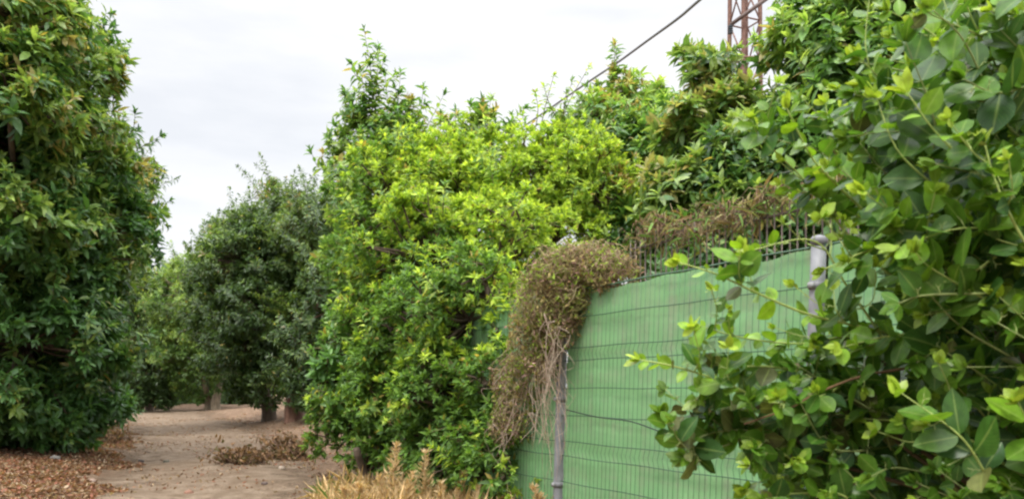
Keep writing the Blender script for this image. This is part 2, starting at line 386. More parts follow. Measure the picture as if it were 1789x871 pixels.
def lobed_crown(lobes, rng, sub_r, k_area, per_sub, fill=.35, ycull=.6):
    """lobes: (centre(3), radii(3)). returns twig tips, directions, sub clump centres, lobe index"""
    PT = []; DD = []; SC = []; SL = []
    for li, (c, r) in enumerate(lobes):
        c = np.array(c); r = np.array(r)
        area = 4 * np.pi * ((r[0] * r[1]) ** 1.6 / 3 + (r[0] * r[2]) ** 1.6 / 3 + (r[1] * r[2]) ** 1.6 / 3) ** (1 / 1.6)
        ns = max(5, int(area / (sub_r ** 2 * k_area)))
        u = norm(rng.normal(size=(ns, 3)))
        keep = ~((u[:, 1] > .35) & (rng.random(ns) < ycull))
        u = u[keep]; ns = len(u)
        rr = np.where(rng.random(ns) < fill, rng.uniform(.35, .8, ns), rng.uniform(.82, 1.12, ns))
        s = c + u * r * rr[:, None]
        s = s[s[:, 2] > .25]; u = u[:len(s)] if len(s) != ns else u
        u = norm((s - c) / r); ns = len(s)
        size = rng.uniform(.6, 1.35, ns)
        n_each = per_sub
        v = norm(rng.normal(size=(ns, n_each, 3)) + u[:, None, :] * .9 + np.array([0, 0, .25]))
        pt = s[:, None, :] + v * (sub_r * size)[:, None, None] * rng.uniform(.35, 1, (ns, n_each, 1)) * np.array([1, 1, .8])
        d = norm(v * .7 + u[:, None, :] * .5 + np.array([0, 0, .5]) + rng.normal(0, .25, (ns, n_each, 3)))
        drop = rng.random((ns, n_each)) < (1 - np.clip(size, 0, 1))[:, None]
        ok = ~drop & (pt[..., 2] > .12)
        PT.append(pt[ok]); DD.append(d[ok]); SC.append(s); SL.append(np.full(ns, li))
    return np.concatenate(PT), np.concatenate(DD), np.concatenate(SC), np.concatenate(SL)

def shoot(geo_leaf, geo_wood, p0, p1, nleaf, L, colf, rng, tpl, bend=None, stemr=.008, droop=.5, tip_ros=7):
    """a leafy upright shoot"""
    p0 = np.array(p0); p1 = np.array(p1)
    mid = (p0 + p1) / 2 + (np.array(bend) if bend is not None else rng.normal(0, .04, 3))
    c = resample([p0, mid, p1], 10)
    batch_tubes(geo_wood, c, np.linspace(stemr, stemr * .35, 10)[None], 5, (.14, .13, .06))
    t = np.linspace(.08, .98, nleaf) + rng.normal(0, .01, nleaf); t = np.clip(t, 0, .999)
    i = (t * 9).astype(int); f = (t * 9 - i)[:, None]
    pos = c[i] * (1 - f) + c[np.minimum(i + 1, 9)] * f
    ax = norm(c[np.minimum(i + 1, 9)] - c[i])
    ph = np.arange(nleaf) * 2.4 + rng.normal(0, .3, nleaf)
    ref = norm(np.cross(ax, np.array([.3, 1, .1]))); r2 = np.cross(ax, ref)
    radial = ref * np.cos(ph)[:, None] + r2 * np.sin(ph)[:, None]
    d = norm(ax * rng.uniform(.35, .9, (nleaf, 1)) + radial); d[:, 2] -= droop * rng.uniform(.1, .8, nleaf)
    n = ax + np.array([0, 0, .3])
    age = 1 - t
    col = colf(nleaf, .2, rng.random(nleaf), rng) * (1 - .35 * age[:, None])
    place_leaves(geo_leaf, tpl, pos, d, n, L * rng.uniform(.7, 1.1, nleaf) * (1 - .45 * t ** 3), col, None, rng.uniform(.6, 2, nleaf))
    rosettes(geo_leaf, tpl, c[-1:].copy(), ax[-1:].copy(), tip_ros, np.array([L * .7]), colf, rng, droop=droop * .8, spread=(.2, 1.1))

def tree(name, label, cat, group, base, trunks, lobes_px, pal, seed, L=.17, k=9, tpl=LANCE, mat=M_AVO, sub_r=.45, k_area=1.6, per_sub=12,
         trunk_r=.16, shoots=(), droop=.55, bark=(.10, .075, .055), fill=.35, ycull=.6, spread=(.5, 1.7), leafname='crown', fork=.9, shoot_L=None, sprays=60, spray_len=.7, bias=(0, .22)):
    rng = np.random.default_rng(seed)
    base = np.array(base, float); base[2] = gh(base[0], base[1]) - .03
    root = empty(name, base, label, cat, group)
    lobes = []
    for l in lobes_px:
        px, py, Y, rp = l[:4]; ar = l[4] if len(l) > 4 else 1.0; dp = l[5] if len(l) > 5 else 1.0
        r = rp * Y / F; lobes.append((P(px, py, Y), (r, r * dp, r * ar)))
    PT, DD, SC, SL = lobed_crown(lobes, rng, sub_r, k_area, per_sub, fill, ycull)
    gl = Geo(); gw = Geo(); gb = Geo()
    n = len(PT); Ls = np.full(n, L) * rng.uniform(.6, 1.3, n)
    rosettes(gl, tpl, PT, DD, k, Ls, pal, rng, droop=droop, spread=spread, bias=bias)
    # wood: trunk(s) -> fork -> lobe centres -> clumps -> twigs
    allc = np.array([c for c, r in lobes])
    forks = []
    for (dx, dy, rr) in trunks:
        b = base + np.array([dx, dy, 0]); top = b + np.array([rng.normal(0, .12), rng.normal(0, .12), fork])
        cc = resample([b - [0, 0, .1], b + [rng.normal(0, .03), 0, fork * .35], top], 8)
        r_ = np.linspace(rr * 1.15, rr * .75, 8); r_[0] *= 1.25
        batch_tubes(gw, cc, r_[None], 10, bark); forks.append((top, rr * .75))
    for li, c in enumerate(allc):
        fk, fr = min(forks, key=lambda q: np.linalg.norm(q[0] - c))
        m = (fk + c) / 2 + rng.normal(0, .12, 3) + [0, 0, .1]
        cc = resample([fk, m, c], 9); batch_tubes(gb, cc, np.linspace(fr * .7, .03, 9)[None], 7, bark)
        s = SC[SL == li]
        if len(s):
            mids = (c + s) / 2 + rng.normal(0, .08, s.shape) + [0, 0, -.05]
            pts = np.stack([np.broadcast_to(c, s.shape), mids, s], 1)
            batch_tubes(gb, pts, np.array([[.025, .016, .009]]), 5, bark)
    # twigs from clump centre to the tips
    from_idx = rng.choice(n, min(n, 2500), replace=False)
    tips = PT[from_idx]
    dist = None
    near = np.empty(len(tips), int)
    for a0 in range(0, len(tips), 500):
        dd = np.linalg.norm(tips[a0:a0 + 500, None, :] - SC[None], axis=2); near[a0:a0 + 500] = dd.argmin(1)
    batch_tubes(gb, np.stack([SC[near], tips], 1), np.array([[.007, .004]]), 3, (.16, .14, .07))
    gs_leaf = gl
    # loose sprays that break the outline
    ci = rng.integers(0, len(SC), sprays * 3); made = 0
    for i_ in ci:
        if made >= sprays: break
        li = SL[i_]; c_, r_ = lobes[li]; u_ = (SC[i_] - c_) / r_; ln_ = np.linalg.norm(u_)
        if ln_ < .8 or u_[2] < -.35 or u_[1] > .5: continue
        u_ = u_ / ln_; d_ = norm(u_ * rng.uniform(.5, 1.1) + np.array([0, 0, rng.uniform(.25, .9)]) + rng.normal(0, .2, 3))
        q0 = SC[i_]; le = (sub_r * .8 + spray_len * rng.uniform(.35, 1.0)); q1 = q0 + d_ * le
        bend_ = np.array([0, 0, .08 * le]) + rng.normal(0, .03, 3)
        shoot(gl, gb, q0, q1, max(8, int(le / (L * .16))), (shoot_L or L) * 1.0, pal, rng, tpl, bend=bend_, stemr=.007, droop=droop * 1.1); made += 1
    for s in shoots:
        x0, y0, x1, y1, Y, nl = s[:6]
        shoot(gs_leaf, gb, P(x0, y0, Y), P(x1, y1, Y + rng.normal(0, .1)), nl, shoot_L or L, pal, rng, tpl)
    gw.build('trunk', M_BARK, root); gb.build('limbs', M_BARK, root); gl.build(leafname, mat, root)
    print(name, 'leaves', n * k)
    return root

AV_G = 'avocado trees lining the dirt track'
pal_avo = palette((.045, .11, .032), (.09, .20, .05), (.27, .37, .09), (.38, .34, .12), .06, .45, .006)
pal_avo_fresh = palette((.06, .14, .035), (.13, .26, .06), (.31, .42, .10), (.40, .34, .13), .06, .5, .006)
pal_avo_dull = palette((.045, .085, .028), (.08, .145, .042), (.18, .26, .065), (.30, .24, .12), .01, .3, .004)
pal_far = palette((.06, .12, .03), (.13, .23, .05), (.28, .37, .09), None, 0, .4, .005)
pal_lime = palette((.07, .145, .035), (.165, .295, .05), (.46, .57, .075), (.38, .30, .12), .004, .5)
pal_lime2 = palette((.05, .13, .02), (.10, .23, .03), (.24, .40, .04), (.34, .24, .07), .03, .35)

# left near tree: crown reaches over the left border
tree('avocado_tree', 'large dark avocado tree overhanging the left border of the track, nearest on that side', 'tree', AV_G,
     P(-40, 770, 13.2), [(0, 0, .2), (.5, .3, .14)],
     [(20, 60, 11.5, 120), (138, 160, 12.8, 62), (90, 260, 11.8, 110), (185, 300, 13.3, 60), (-40, 380, 11, 150), (120, 420, 12.2, 115),
      (192, 420, 13.6, 58), (150, 560, 12.9, 66), (40, 600, 11.8, 140), (135, 640, 12.6, 66), (60, 700, 12.4, 90), (100, 340, 12.5, 110), (100, 520, 12.6, 100), (120, 690, 12.8, 80, .9), (70, 755, 12.9, 50), (-60, 700, 12.5, 110), (105, 45, 12.8, 48), (-90, 130, 12, 160), (15, 170, 10.3, 80), (100, 10, 12.6, 40), (145, 115, 12.8, 48), (205, 345, 13.2, 46), (20, 30, 10.4, 72)],
     pal_avo, 1, sprays=120, spray_len=.5, L=.21, k=9, sub_r=.38, k_area=.95, per_sub=15, ycull=.75,
     shoots=[(140, 90, 140, -10, 12.6, 22), (150, 80, 150, 15, 12.9, 14), (195, 180, 218, 90, 12.8, 12), (240, 260, 285, 235, 13, 10), (250, 380, 298, 350, 13.3, 10), (60, 0, 100, -60, 12, 14), (225, 240, 236, 195, 13, 10), (240, 340, 285, 310, 13.3, 9)])

# near branches of a second tree entering from the left edge (bigger leaves)
tree('avocado_tree', 'second avocado tree, behind the overhanging one on the left side of the track', 'tree', AV_G,
     P(60, 730, 20), [(0, 0, .18)],
     [(130, 330, 19, 110), (180, 480, 19, 60), (150, 600, 18.5, 80), (60, 480, 19, 120), (175, 660, 18.5, 45), (90, 220, 19.5, 80)],
     pal_avo_dull, 2, L=.18, k=8, tpl=LANCE_LO, sub_r=.45, k_area=1.0, per_sub=14, ycull=.85, fork=1.2)

# end of the track
tree('avocado_tree', 'tall dark avocado tree standing at the far left bend of the track', 'tree', AV_G,
     P(262, 716, 39), [(0, 0, .2)], [(245, 560, 38, 62), (260, 500, 38, 40), (262, 640, 37.5, 55), (225, 650, 38, 40), (240, 690, 37, 30), (290, 660, 38, 40), (210, 590, 39, 50), (265, 695, 37, 26), (235, 700, 37, 26), (300, 692, 37.5, 24)],
     pal_avo_dull, 3, L=.22, k=7, tpl=LANCE_LO, sub_r=.55, k_area=.8, per_sub=15, ycull=.85, fork=1.2)
tree('avocado_tree', 'pale yellow green avocado tree with a leaning pale trunk behind the clearing', 'tree', AV_G,
     P(378, 718, 36), [(0, 0, .2), (-.6, .5, .14)], [(330, 520, 36, 58), (350, 640, 37, 55), (290, 540, 38, 48), (300, 500, 38, 40), (370, 560, 35.5, 55), (330, 600, 36, 50), (400, 620, 35, 45), (340, 470, 37, 30), (300, 570, 37, 36)],
     pal_far, 4, L=.22, k=7, tpl=LANCE_LO, sub_r=.55, k_area=.8, per_sub=15, ycull=.85, fork=1.5, bark=(.2, .16, .11))
tree('avocado_tree', 'low shaded avocado tree far behind the pale one at the end of the clearing', 'tree', AV_G,
     P(330, 712, 46), [(0, 0, .22)], [(300, 640, 45, 55), (350, 660, 44, 50), (400, 670, 44, 45), (330, 695, 43, 30), (390, 697, 43, 28), (440, 697, 43, 28), (290, 697, 43, 26), (300, 540, 46, 50), (370, 520, 46, 60), (440, 650, 45, 50)],
     pal_avo_dull, 5, L=.25, k=7, tpl=LANCE_LO, sub_r=.6, k_area=.75, per_sub=16, ycull=.85, fork=1.0)
# middle: two dark trees with visible trunks
tree('avocado_tree', 'dark avocado tree with a short stout trunk, left one of the close pair', 'tree', AV_G,
     P(470, 737, 24.5), [(0, 0, .22)],
     [(430, 460, 24, 72), (385, 470, 24.5, 40), (480, 400, 25, 60), (410, 410, 25, 34), (470, 560, 23.5, 75), (420, 620, 23.8, 55), (490, 640, 23.5, 50), (500, 350, 25, 32), (445, 670, 24, 34), (450, 530, 25, 80), (540, 520, 25, 80), (560, 400, 25, 60), (400, 560, 25, 55), (375, 490, 25, 40), (510, 450, 24, 70), (400, 440, 25, 46), (385, 560, 25, 44), (440, 420, 25, 50)],
     pal_avo_dull, 6, L=.19, k=8, tpl=LANCE_LO, sub_r=.42, k_area=.95, per_sub=14, ycull=.8, fork=1.0, sprays=110, spray_len=.9,
     shoots=[(470, 380, 468, 325, 25, 10), (500, 360, 515, 300, 25, 20), (500, 350, 500, 310, 25, 12), (455, 400, 440, 355, 25, 12), (560, 350, 575, 320, 25, 10), (400, 400, 400, 362, 25, 8), (375, 430, 362, 392, 25, 8), (520, 350, 540, 318, 25, 8)])
tree('avocado_tree', 'dark avocado tree in the clearing with a reddish trunk, right one of the close pair', 'tree', AV_G,
     P(516, 744, 22.5), [(0, 0, .26)],
     [(560, 430, 23, 70), (590, 540, 22, 80), (530, 600, 22, 55), (620, 400, 23, 50), (560, 660, 21.5, 48), (575, 700, 21, 34), (540, 672, 22, 36)],
     pal_avo_dull, 7, L=.19, k=8, tpl=LANCE_LO, sub_r=.42, k_area=.95, per_sub=14, ycull=.8, fork=1.0, sprays=110, spray_len=.9, bark=(.15, .085, .06))

# tall tree with long spires behind the lime bush
tree('avocado_tree', 'avocado tree with a tall thin leafy spire rising above the bright green bush', 'tree', AV_G,
     P(700, 790, 13.6), [(0, 0, .16), (.4, .2, .12)],
     [(640, 340, 13.5, 62), (602, 296, 13.8, 28), (700, 290, 13.5, 56), (680, 240, 13.6, 30), (655, 440, 13, 66), (650, 560, 12.8, 50), (640, 650, 12.6, 44), (780, 285, 13.6, 44), (850, 290, 13.6, 38), (650, 245, 13.6, 30), (625, 690, 12.6, 34), (640, 620, 9.9, 50), (590, 665, 9.8, 42), (610, 700, 9.7, 38), (645, 690, 9.6, 44), (670, 520, 9.9, 42), (610, 250, 13.6, 30), (650, 215, 13.6, 24), (810, 230, 13.4, 24), (860, 235, 13.4, 24)],
     pal_avo_fresh, 8, L=.17, k=9, shoot_L=.23, sprays=60, spray_len=.3, sub_r=.36, k_area=1.1, per_sub=13, ycull=.8,
     shoots=[(640, 200, 600, 155, 13.5, 14), (642, 190, 690, 130, 13.5, 18), (640, 160, 672, 105, 13.5, 16), (640, 150, 615, 110, 13.5, 12), (640, 120, 662, 80, 13.5, 12), (655, 220, 700, 160, 13.5, 20), (690, 220, 745, 180, 13.5, 18), (620, 220, 590, 200, 13.5, 12), (640, 230, 630, 120, 13.4, 26), (650, 240, 636, 50, 13.5, 46), (655, 250, 662, 95, 13.6, 34), (690, 240, 672, 125, 13.5, 30), (640, 230, 640, 150, 13.5, 26), (670, 240, 650, 150, 13.4, 26), (700, 250, 720, 170, 13.4, 26), (680, 260, 700, 125, 13.4, 20), (720, 250, 740, 150, 13.5, 18), (720, 260, 778, 160, 13.5, 20),
             (740, 270, 712, 170, 13.5, 16), (640, 260, 615, 170, 13.6, 16), (600, 290, 575, 250, 13.6, 10), (580, 300, 542, 262, 13.6, 10), (820, 250, 822, 180, 13.5, 14), (850, 260, 858, 170, 13.5, 16), (800, 250, 795, 190, 13.5, 12), (650, 200, 645, 110, 13.4, 18), (700, 200, 690, 150, 13.4, 12)])

# lime bush
r_l = tree('flowering_shrub', 'big bright lime green bush beside the vine covered fence post', 'shrub', None,
     P(690, 830, 8.95), [(0, 0, .07), (.3, .1, .06), (-.3, .1, .05), (.05, .4, .06)],
     [(700, 345, 10.6, 84), (790, 345, 10.4, 84), (880, 340, 10.3, 84), (960, 320, 10.2, 85), (1030, 330, 10.0, 62), (930, 280, 10.4, 46), (860, 275, 10.6, 32), (990, 275, 10.2, 40), (665, 430, 10.4, 72), (760, 460, 9.8, 115), (870, 450, 9.7, 95), (960, 430, 9.9, 70),
      (690, 560, 10.0, 75), (740, 590, 9.5, 100), (840, 580, 9.4, 85), (700, 700, 9.4, 90), (800, 720, 9.3, 75), (620, 750, 9.6, 60), (710, 790, 9.3, 55), (640, 820, 9.3, 38), (872, 700, 7.3, 30), (862, 780, 7.35, 36), (850, 845, 7.35, 36), (885, 820, 7.1, 20), (850, 680, 9.3, 50), (1050, 420, 10.2, 55), (750, 280, 10.8, 36), (680, 290, 10.8, 34), 
      (820, 560, 8.0, 72), (850, 670, 7.6, 48), (780, 680, 8.2, 75), (800, 780, 7.9, 62), (850, 500, 7.9, 60), (868, 590, 7.5, 34), (750, 560, 8.5, 70), (740, 780, 8.3, 60), (850, 760, 7.5, 42), (900, 400, 8.4, 60)],
     pal_lime, 9, L=.10, k=12, tpl=LANCE_LO, mat=M_LIME, sub_r=.25, k_area=1.05, per_sub=15, ycull=.85, droop=.3, spread=(.35, 1.5), fork=.5, sprays=150, spray_len=.28, bias=(.28, .34), leafname='foliage', fill=.25,
     shoots=[(940, 250, 968, 130, 10.4, 26), (960, 260, 1000, 140, 10.4, 24), (930, 250, 935, 160, 10.4, 18), (970, 250, 1030, 115, 10.4, 26), (900, 260, 895, 200, 10.4, 14), (1060, 330, 1115, 320, 10, 14), (1050, 300, 1090, 270, 10, 12),
             (990, 230, 990, 160, 10.4, 18), (1040, 380, 1120, 400, 10, 14), (760, 240, 770, 195, 10.5, 12), (640, 800, 590, 800, 9.2, 12), (640, 820, 590, 840, 9.2, 12), (980, 220, 950, 150, 10.4, 16)], shoot_L=.14)

# avocados behind the fence
BF = 'avocado trees behind the green fence'
tree('avocado_tree', 'avocado tree rising directly above the middle of the green fence panel', 'tree', BF,
     P(1120, 780, 13), [(0, 0, .17)],
     [(1100, 250, 12.5, 80), (1150, 300, 12, 85), (1040, 230, 12.8, 50), (1090, 190, 12.8, 42), (1138, 205, 12.7, 32), (1080, 300, 12.2, 60), (1170, 360, 11.8, 60), (1080, 370, 12.4, 50)],
     pal_avo_fresh, 10, L=.20, k=9, sprays=45, spray_len=.3, sub_r=.36, k_area=1.0, per_sub=14, ycull=.8,
     shoots=[(1060, 190, 1062, 150, 12.7, 10), (1090, 180, 1088, 145, 12.7, 12), (1150, 190, 1150, 150, 12.7, 12), (1030, 230, 1010, 180, 12.7, 10)])
tree('avocado_tree', 'avocado tree with reddish new leaves in front of the lattice pylon', 'tree', BF,
     P(1290, 780, 10.5), [(0, 0, .17), (.4, .2, .12)],
     [(1236, 212, 10.4, 44), (1270, 260, 10, 80), (1345, 260, 10, 60), (1230, 140, 10.5, 34), (1310, 330, 9.5, 90), (1210, 340, 9.6, 65), (1400, 300, 9.6, 90), (1275, 200, 10.4, 28), (1440, 380, 9.4, 80), (1220, 120, 10.5, 26), (1210, 420, 9.5, 70), (1300, 430, 9, 80), (1400, 430, 9, 80), (1110, 440, 10, 60), (1240, 500, 9, 70), (1380, 520, 9, 80)],
     palette((.04, .10, .03), (.08, .17, .045), (.28, .38, .10), (.34, .33, .13), .05, .5, .008), 11, L=.21, k=9, sprays=50, spray_len=.3, sub_r=.33, k_area=1.0, per_sub=14, ycull=.8,
     shoots=[(1225, 150, 1225, 80, 10.4, 26), (1215, 150, 1205, 95, 10.4, 20), (1240, 150, 1250, 90, 10.4, 20), (1240, 150, 1272, 110, 10.4, 16), (1210, 170, 1200, 115, 10.4, 12), (1325, 200, 1325, 150, 10.3, 12), (1345, 200, 1360, 150, 10, 12), (1280, 180, 1290, 140, 10.3, 10)])
tree('avocado_tree', 'tall avocado tree reaching past the top border right of the pylon', 'tree', BF,
     P(1520, 780, 9.6), [(0, 0, .18)],
     [(1450, 60, 9.5, 90), (1420, 150, 9.3, 70), (1520, 180, 9, 110), (1410, 20, 9.6, 38), (1560, 40, 9.3, 110), (1460, 270, 9, 80), (1640, 150, 9.2, 130), (1550, 300, 8.8, 110), (1700, 300, 8.8, 130), (1390, 130, 9.6, 26), (1740, 60, 9.3, 120)],
     pal_avo_fresh, 12, L=.21, k=9, sprays=50, spray_len=.3, sub_r=.33, k_area=1.0, per_sub=14, ycull=.8,
     shoots=[(1390, 60, 1355, -5, 9.5, 12), (1400, 100, 1375, 55, 9.5, 12), (1390, 150, 1360, 110, 9.5, 10), (1420, 10, 1400, -60, 9.5, 14)])

# thicker wood beyond everything: one mass
rng = np.random.default_rng(50)
g = Geo(); n = 9000
th = rng.uniform(-.62, .62, n); Rr = rng.uniform(58, 80, n)
hz = 8.0 + 1.2 * np.sin(th * 23) + .8 * np.sin(th * 57 + 1); zz = rng.random(n) ** .8 * hz * rng.uniform(.85, 1, n) + .3
pt = np.stack([np.sin(th) * Rr, np.cos(th) * Rr, zz], 1)
rosettes(g, LANCE_LO, pt, norm(rng.normal(size=(n, 3)) + [0, -.5, .6]), 6, np.full(n, .6), pal_avo_dull, rng)
o = g.build('distant_orchard', M_AVO); tag(o, 'continuous mass of orchard foliage closing the view far behind the track', 'orchard', None, 'stuff')

# ------------------------------------------------------------------ fence
FA = np.array([.42, 6.54]); FB = np.array([1.67, 4.375]); FD = (FB - FA) / np.linalg.norm(FB - FA)   # along the fence towards the camera
FN = np.array([-FD[1], FD[0]]); 
if np.dot(FN, -FA) < 0: FN = -FN                               # side facing the camera
SP = 2.5
def fpt(s, z, off=0.0, lean=True):
    """s metres along the fence from the first post, z height over the ground, off towards the viewer"""
    p = FA + FD * s + FN * off
    ll = -.045 * (z - 1.9) if lean else 0
    p = p - FD * ll * -1 * -1 if False else p + FD * (.05 * (z - 1.9))
    return np.array([p[0], p[1], z])
TOP = EYE + (HY - 511) * 6.54 / F            # 1.91
root = empty('mesh_fence', [FA[0], FA[1], 0], 'green screened wire mesh fence on grey round steel posts', 'fence')
# posts
def post(s, top, r):
    g = Geo()
    zs = np.linspace(-.1, top, 8); c = np.array([fpt(s, z, .0) for z in zs])
    batch_tubes(g, c, r, 18, (.21, .215, .225))
    cc = np.array([fpt(s, z) for z in (top - .035, top, top + .012, top + .02)])
    batch_tubes(g, cc, np.array([[r * 1.13, r * 1.13, r * .9, r * .3]]), 18, (.19, .19, .20))
    p = g.build('post', M_STEEL, root)
    for z in (.35, 1.05, 1.7):
        g = Geo()
        batch_tubes(g, np.array([fpt(s, z - .02), fpt(s, z + .02)]), r * 1.14, 18, (.17, .17, .18))
        q_ = fpt(s, z, r * 1.2); box(g, q_, (.03, .03, .03), None, (.25, .25, .25))
        c_ = g.build('clamp', M_STEEL, root); c_.parent = p
    return p
post(0, TOP - .02, .041); post(SP, TOP + .04, .041); post(-SP, TOP, .041); post(2 * SP, TOP + .03, .041)
# sheets and meshes per bay
def sheet(s0, s1, seed):
    rng = np.random.default_rng(seed)
    ss = np.linspace(s0, s1, 90); zs = np.linspace(.03, TOP - .012, 70)
    S, Z = np.meshgrid(ss, zs)
    off = -.020 + .004 * np.sin(S * 9 + Z * 3) + .004 * np.sin(Z * 26 + S * 1.5) * np.sin(S * 2.2 + 1) + .003 * np.sin(S * 31)
    topw = np.where(Z > TOP - .3, (Z - (TOP - .3)) / .3, 0)
    Z2 = Z + topw * (.012 * np.sin(S * 5 + 1) + .006 * np.sin(S * 17))
    base = FA[None, None] + FD * (S + .05 * (Z2 - 1.9))[..., None] + FN * off[..., None]
    V = np.concatenate([base, Z2[..., None]], -1).reshape(-1, 3)
    idx = np.arange(S.size).reshape(S.shape); q = np.stack([idx[:-1, :-1], idx[:-1, 1:], idx[1:, 1:], idx[1:, :-1]], -1).reshape(-1, 4)
    return mesh_obj('screen_sheet', V, q.ravel(), np.arange(len(q)) * 4, M_SHEET, root)
m, t = new_mat('green_screen_sheet'); M_SHEET = m
o_ = N(t, 'ShaderNodeOutputMaterial'); p_ = N(t, 'ShaderNodeBsdfPrincipled'); tr_ = N(t, 'ShaderNodeBsdfTranslucent'); ms_ = N(t, 'ShaderNodeMixShader'); ms_.inputs[0].default_value = .18
tc_ = N(t, 'ShaderNodeTexCoord'); mp_ = N(t, 'ShaderNodeMapping'); mp_.inputs['Scale'].default_value = (1, 1, 2.5)
n_ = N(t, 'ShaderNodeTexNoise'); n_.inputs['Scale'].default_value = 1.6; n_.inputs['Detail'].default_value = 8; n_.inputs['Roughness'].default_value = .65
t.links.new(tc_.outputs['Object'], mp_.inputs[0]); t.links.new(mp_.outputs[0], n_.inputs['Vector'])
r_ = N(t, 'ShaderNodeValToRGB'); r_.color_ramp.elements[0].position = .3; r_.color_ramp.elements[0].color = (.175, .37, .165, 1)
r_.color_ramp.elements[1].position = .72; r_.color_ramp.elements[1].color = (.235, .45, .20, 1)
t.links.new(n_.outputs['Fac'], r_.inputs[0])
mp2 = N(t, 'ShaderNodeMapping'); mp2.inputs['Scale'].default_value = (5, 5, .5); st = N(t, 'ShaderNodeTexNoise'); st.inputs['Scale'].default_value = 3; st.inputs['Detail'].default_value = 6
t.links.new(tc_.outputs['Object'], mp2.inputs[0]); t.links.new(mp2.outputs[0], st.inputs['Vector'])
mp3 = N(t, 'ShaderNodeMapping'); mp3.inputs['Scale'].default_value = (.35, .35, 5); s3 = N(t, 'ShaderNodeTexNoise'); s3.inputs['Scale'].default_value = 2; s3.inputs['Detail'].default_value = 8; s3.inputs['Roughness'].default_value = .7
t.links.new(tc_.outputs['Object'], mp3.inputs[0]); t.links.new(mp3.outputs[0], s3.inputs['Vector'])
mu = N(t, 'ShaderNodeMath', operation='MULTIPLY'); t.links.new(st.outputs['Fac'], mu.inputs[0]); t.links.new(s3.outputs['Fac'], mu.inputs[1])
dr = N(t, 'ShaderNodeMapRange'); dr.inputs['From Min'].default_value = .22; dr.inputs['From Max'].default_value = .42; dr.inputs['To Max'].default_value = .75; t.links.new(mu.outputs[0], dr.inputs['Value'])
dm = N(t, 'ShaderNodeMix', data_type='RGBA'); t.links.new(dr.outputs[0], dm.inputs['Factor']); t.links.new(r_.outputs[0], dm.inputs[6]); dm.inputs[7].default_value = (.27, .33, .21, 1)
t.links.new(dm.outputs[2], p_.inputs['Base Color']); t.links.new(dm.outputs[2], tr_.inputs['Color'])
p_.inputs['Roughness'].default_value = .5; p_.inputs['Specular IOR Level'].default_value = .3
wv = N(t, 'ShaderNodeTexNoise'); wv.inputs['Scale'].default_value = 9; wv.inputs['Detail'].default_value = 4
t.links.new(tc_.outputs['Object'], wv.inputs['Vector'])
bp = N(t, 'ShaderNodeBump'); bp.inputs['Strength'].default_value = .35; bp.inputs['Distance'].default_value = .02; t.links.new(wv.outputs['Fac'], bp.inputs['Height']); t.links.new(bp.outputs[0], p_.inputs['Normal'])
t.links.new(p_.outputs[0], ms_.inputs[1]); t.links.new(tr_.outputs[0], ms_.inputs[2]); t.links.new(ms_.outputs[0], o_.inputs[0])

ZW = np.array([.55, .31, .21, -.01, -.23, -.44, -.56, -.77, -.99]) + EYE
ZW = np.concatenate([[TOP], ZW])
def wires(s0, s1):
    g = Geo(); wc = (.05, .11, .06)
    for i, z in enumerate(ZW):
        n = 24; ss = np.linspace(s0, s1, n)
        c = np.array([fpt(s, z + .003 * math.sin(s * 7 + i), .012) for s in ss])
        batch_tubes(g, c, .0038 if i else .006, 6, wc)
    folds = [(EYE + .31, EYE + .21), (EYE - .44, EYE - .56)]
    prof = [(TOP + .004, .008)]
    for a_, b_ in folds: prof += [(a_, .008), ((a_ + b_) / 2, .022), (b_, .008)]
    prof += [(.06, .008)]
    prof = sorted(prof, reverse=True)
    svals = np.arange(s0 + .05, s1 - .02, .05)
    pts = np.array([[fpt(s, z, off) for z, off in prof] for s in svals])
    batch_tubes(g, pts, .0017, 5, wc)
    # slender top flashing: the dark edge where the sheet is tied
    return g.build('wire_panel', M_WIRE, root)
for (a_, b_) in ((-SP + .05, -.05), (.05, SP - .05), (SP + .05, 2 * SP - .05)):
    sheet(a_, b_, int(a_ * 10) + 50); wires(a_, b_)

# loose cable hanging across the panel
kp = [(990, 715), (1040, 727), (1100, 735), (1150, 752), (1190, 766), (1240, 768), (1300, 752), (1370, 735), (1425, 728)]
pts = []
for px, py in kp:
    # meet the fence plane pushed 5 cm towards the viewer
    k_ = (px - CX) / F
    q0 = FA + FN * .05; s_ = (k_ * q0[1] - q0[0]) / (FD[0] - k_ * FD[1]); pp = q0 + FD * s_
    pts.append((pp[0], pp[1], EYE + (HY - py) * pp[1] / F))
g = Geo(); batch_tubes(g, resample(pts, 40), .005, 8, (.03, .05, .035))
tag(g.build('loose_cable', M_CABLE), 'thin dark cable drooping across the green fence screen between the posts', 'cable')

# rusty rods of an older fence behind the green one, with dead palm like creeper on it
root2 = empty('rod_fence', [*(FA + FD * 1.2 - FN * .45), 0], 'rusty rod fence seen above the green screen, under dry creeper', 'fence')
g = Geo()
for s in np.arange(.3, 3.6, .062):
    p = FA + FD * s - FN * .45
    batch_tubes(g, np.array([[p[0], p[1], 0], [p[0] + .004 * math.sin(s * 50), p[1], 1.3], [p[0], p[1], 2.34 + .02 * math.sin(s * 13)]]), .0055, 6, (.15, .12, .10))
g.build('rods', M_RUST, root2)
for z in (.3, 1.2, 2.26):
    g = Geo(); p0 = FA + FD * .3 - FN * .457; p1 = FA + FD * 3.6 - FN * .457
    batch_tubes(g, np.array([[*p0, z], [*p1, z]]), .009, 6, (.13, .10, .08)); g.build('rail', M_RUST, root2)

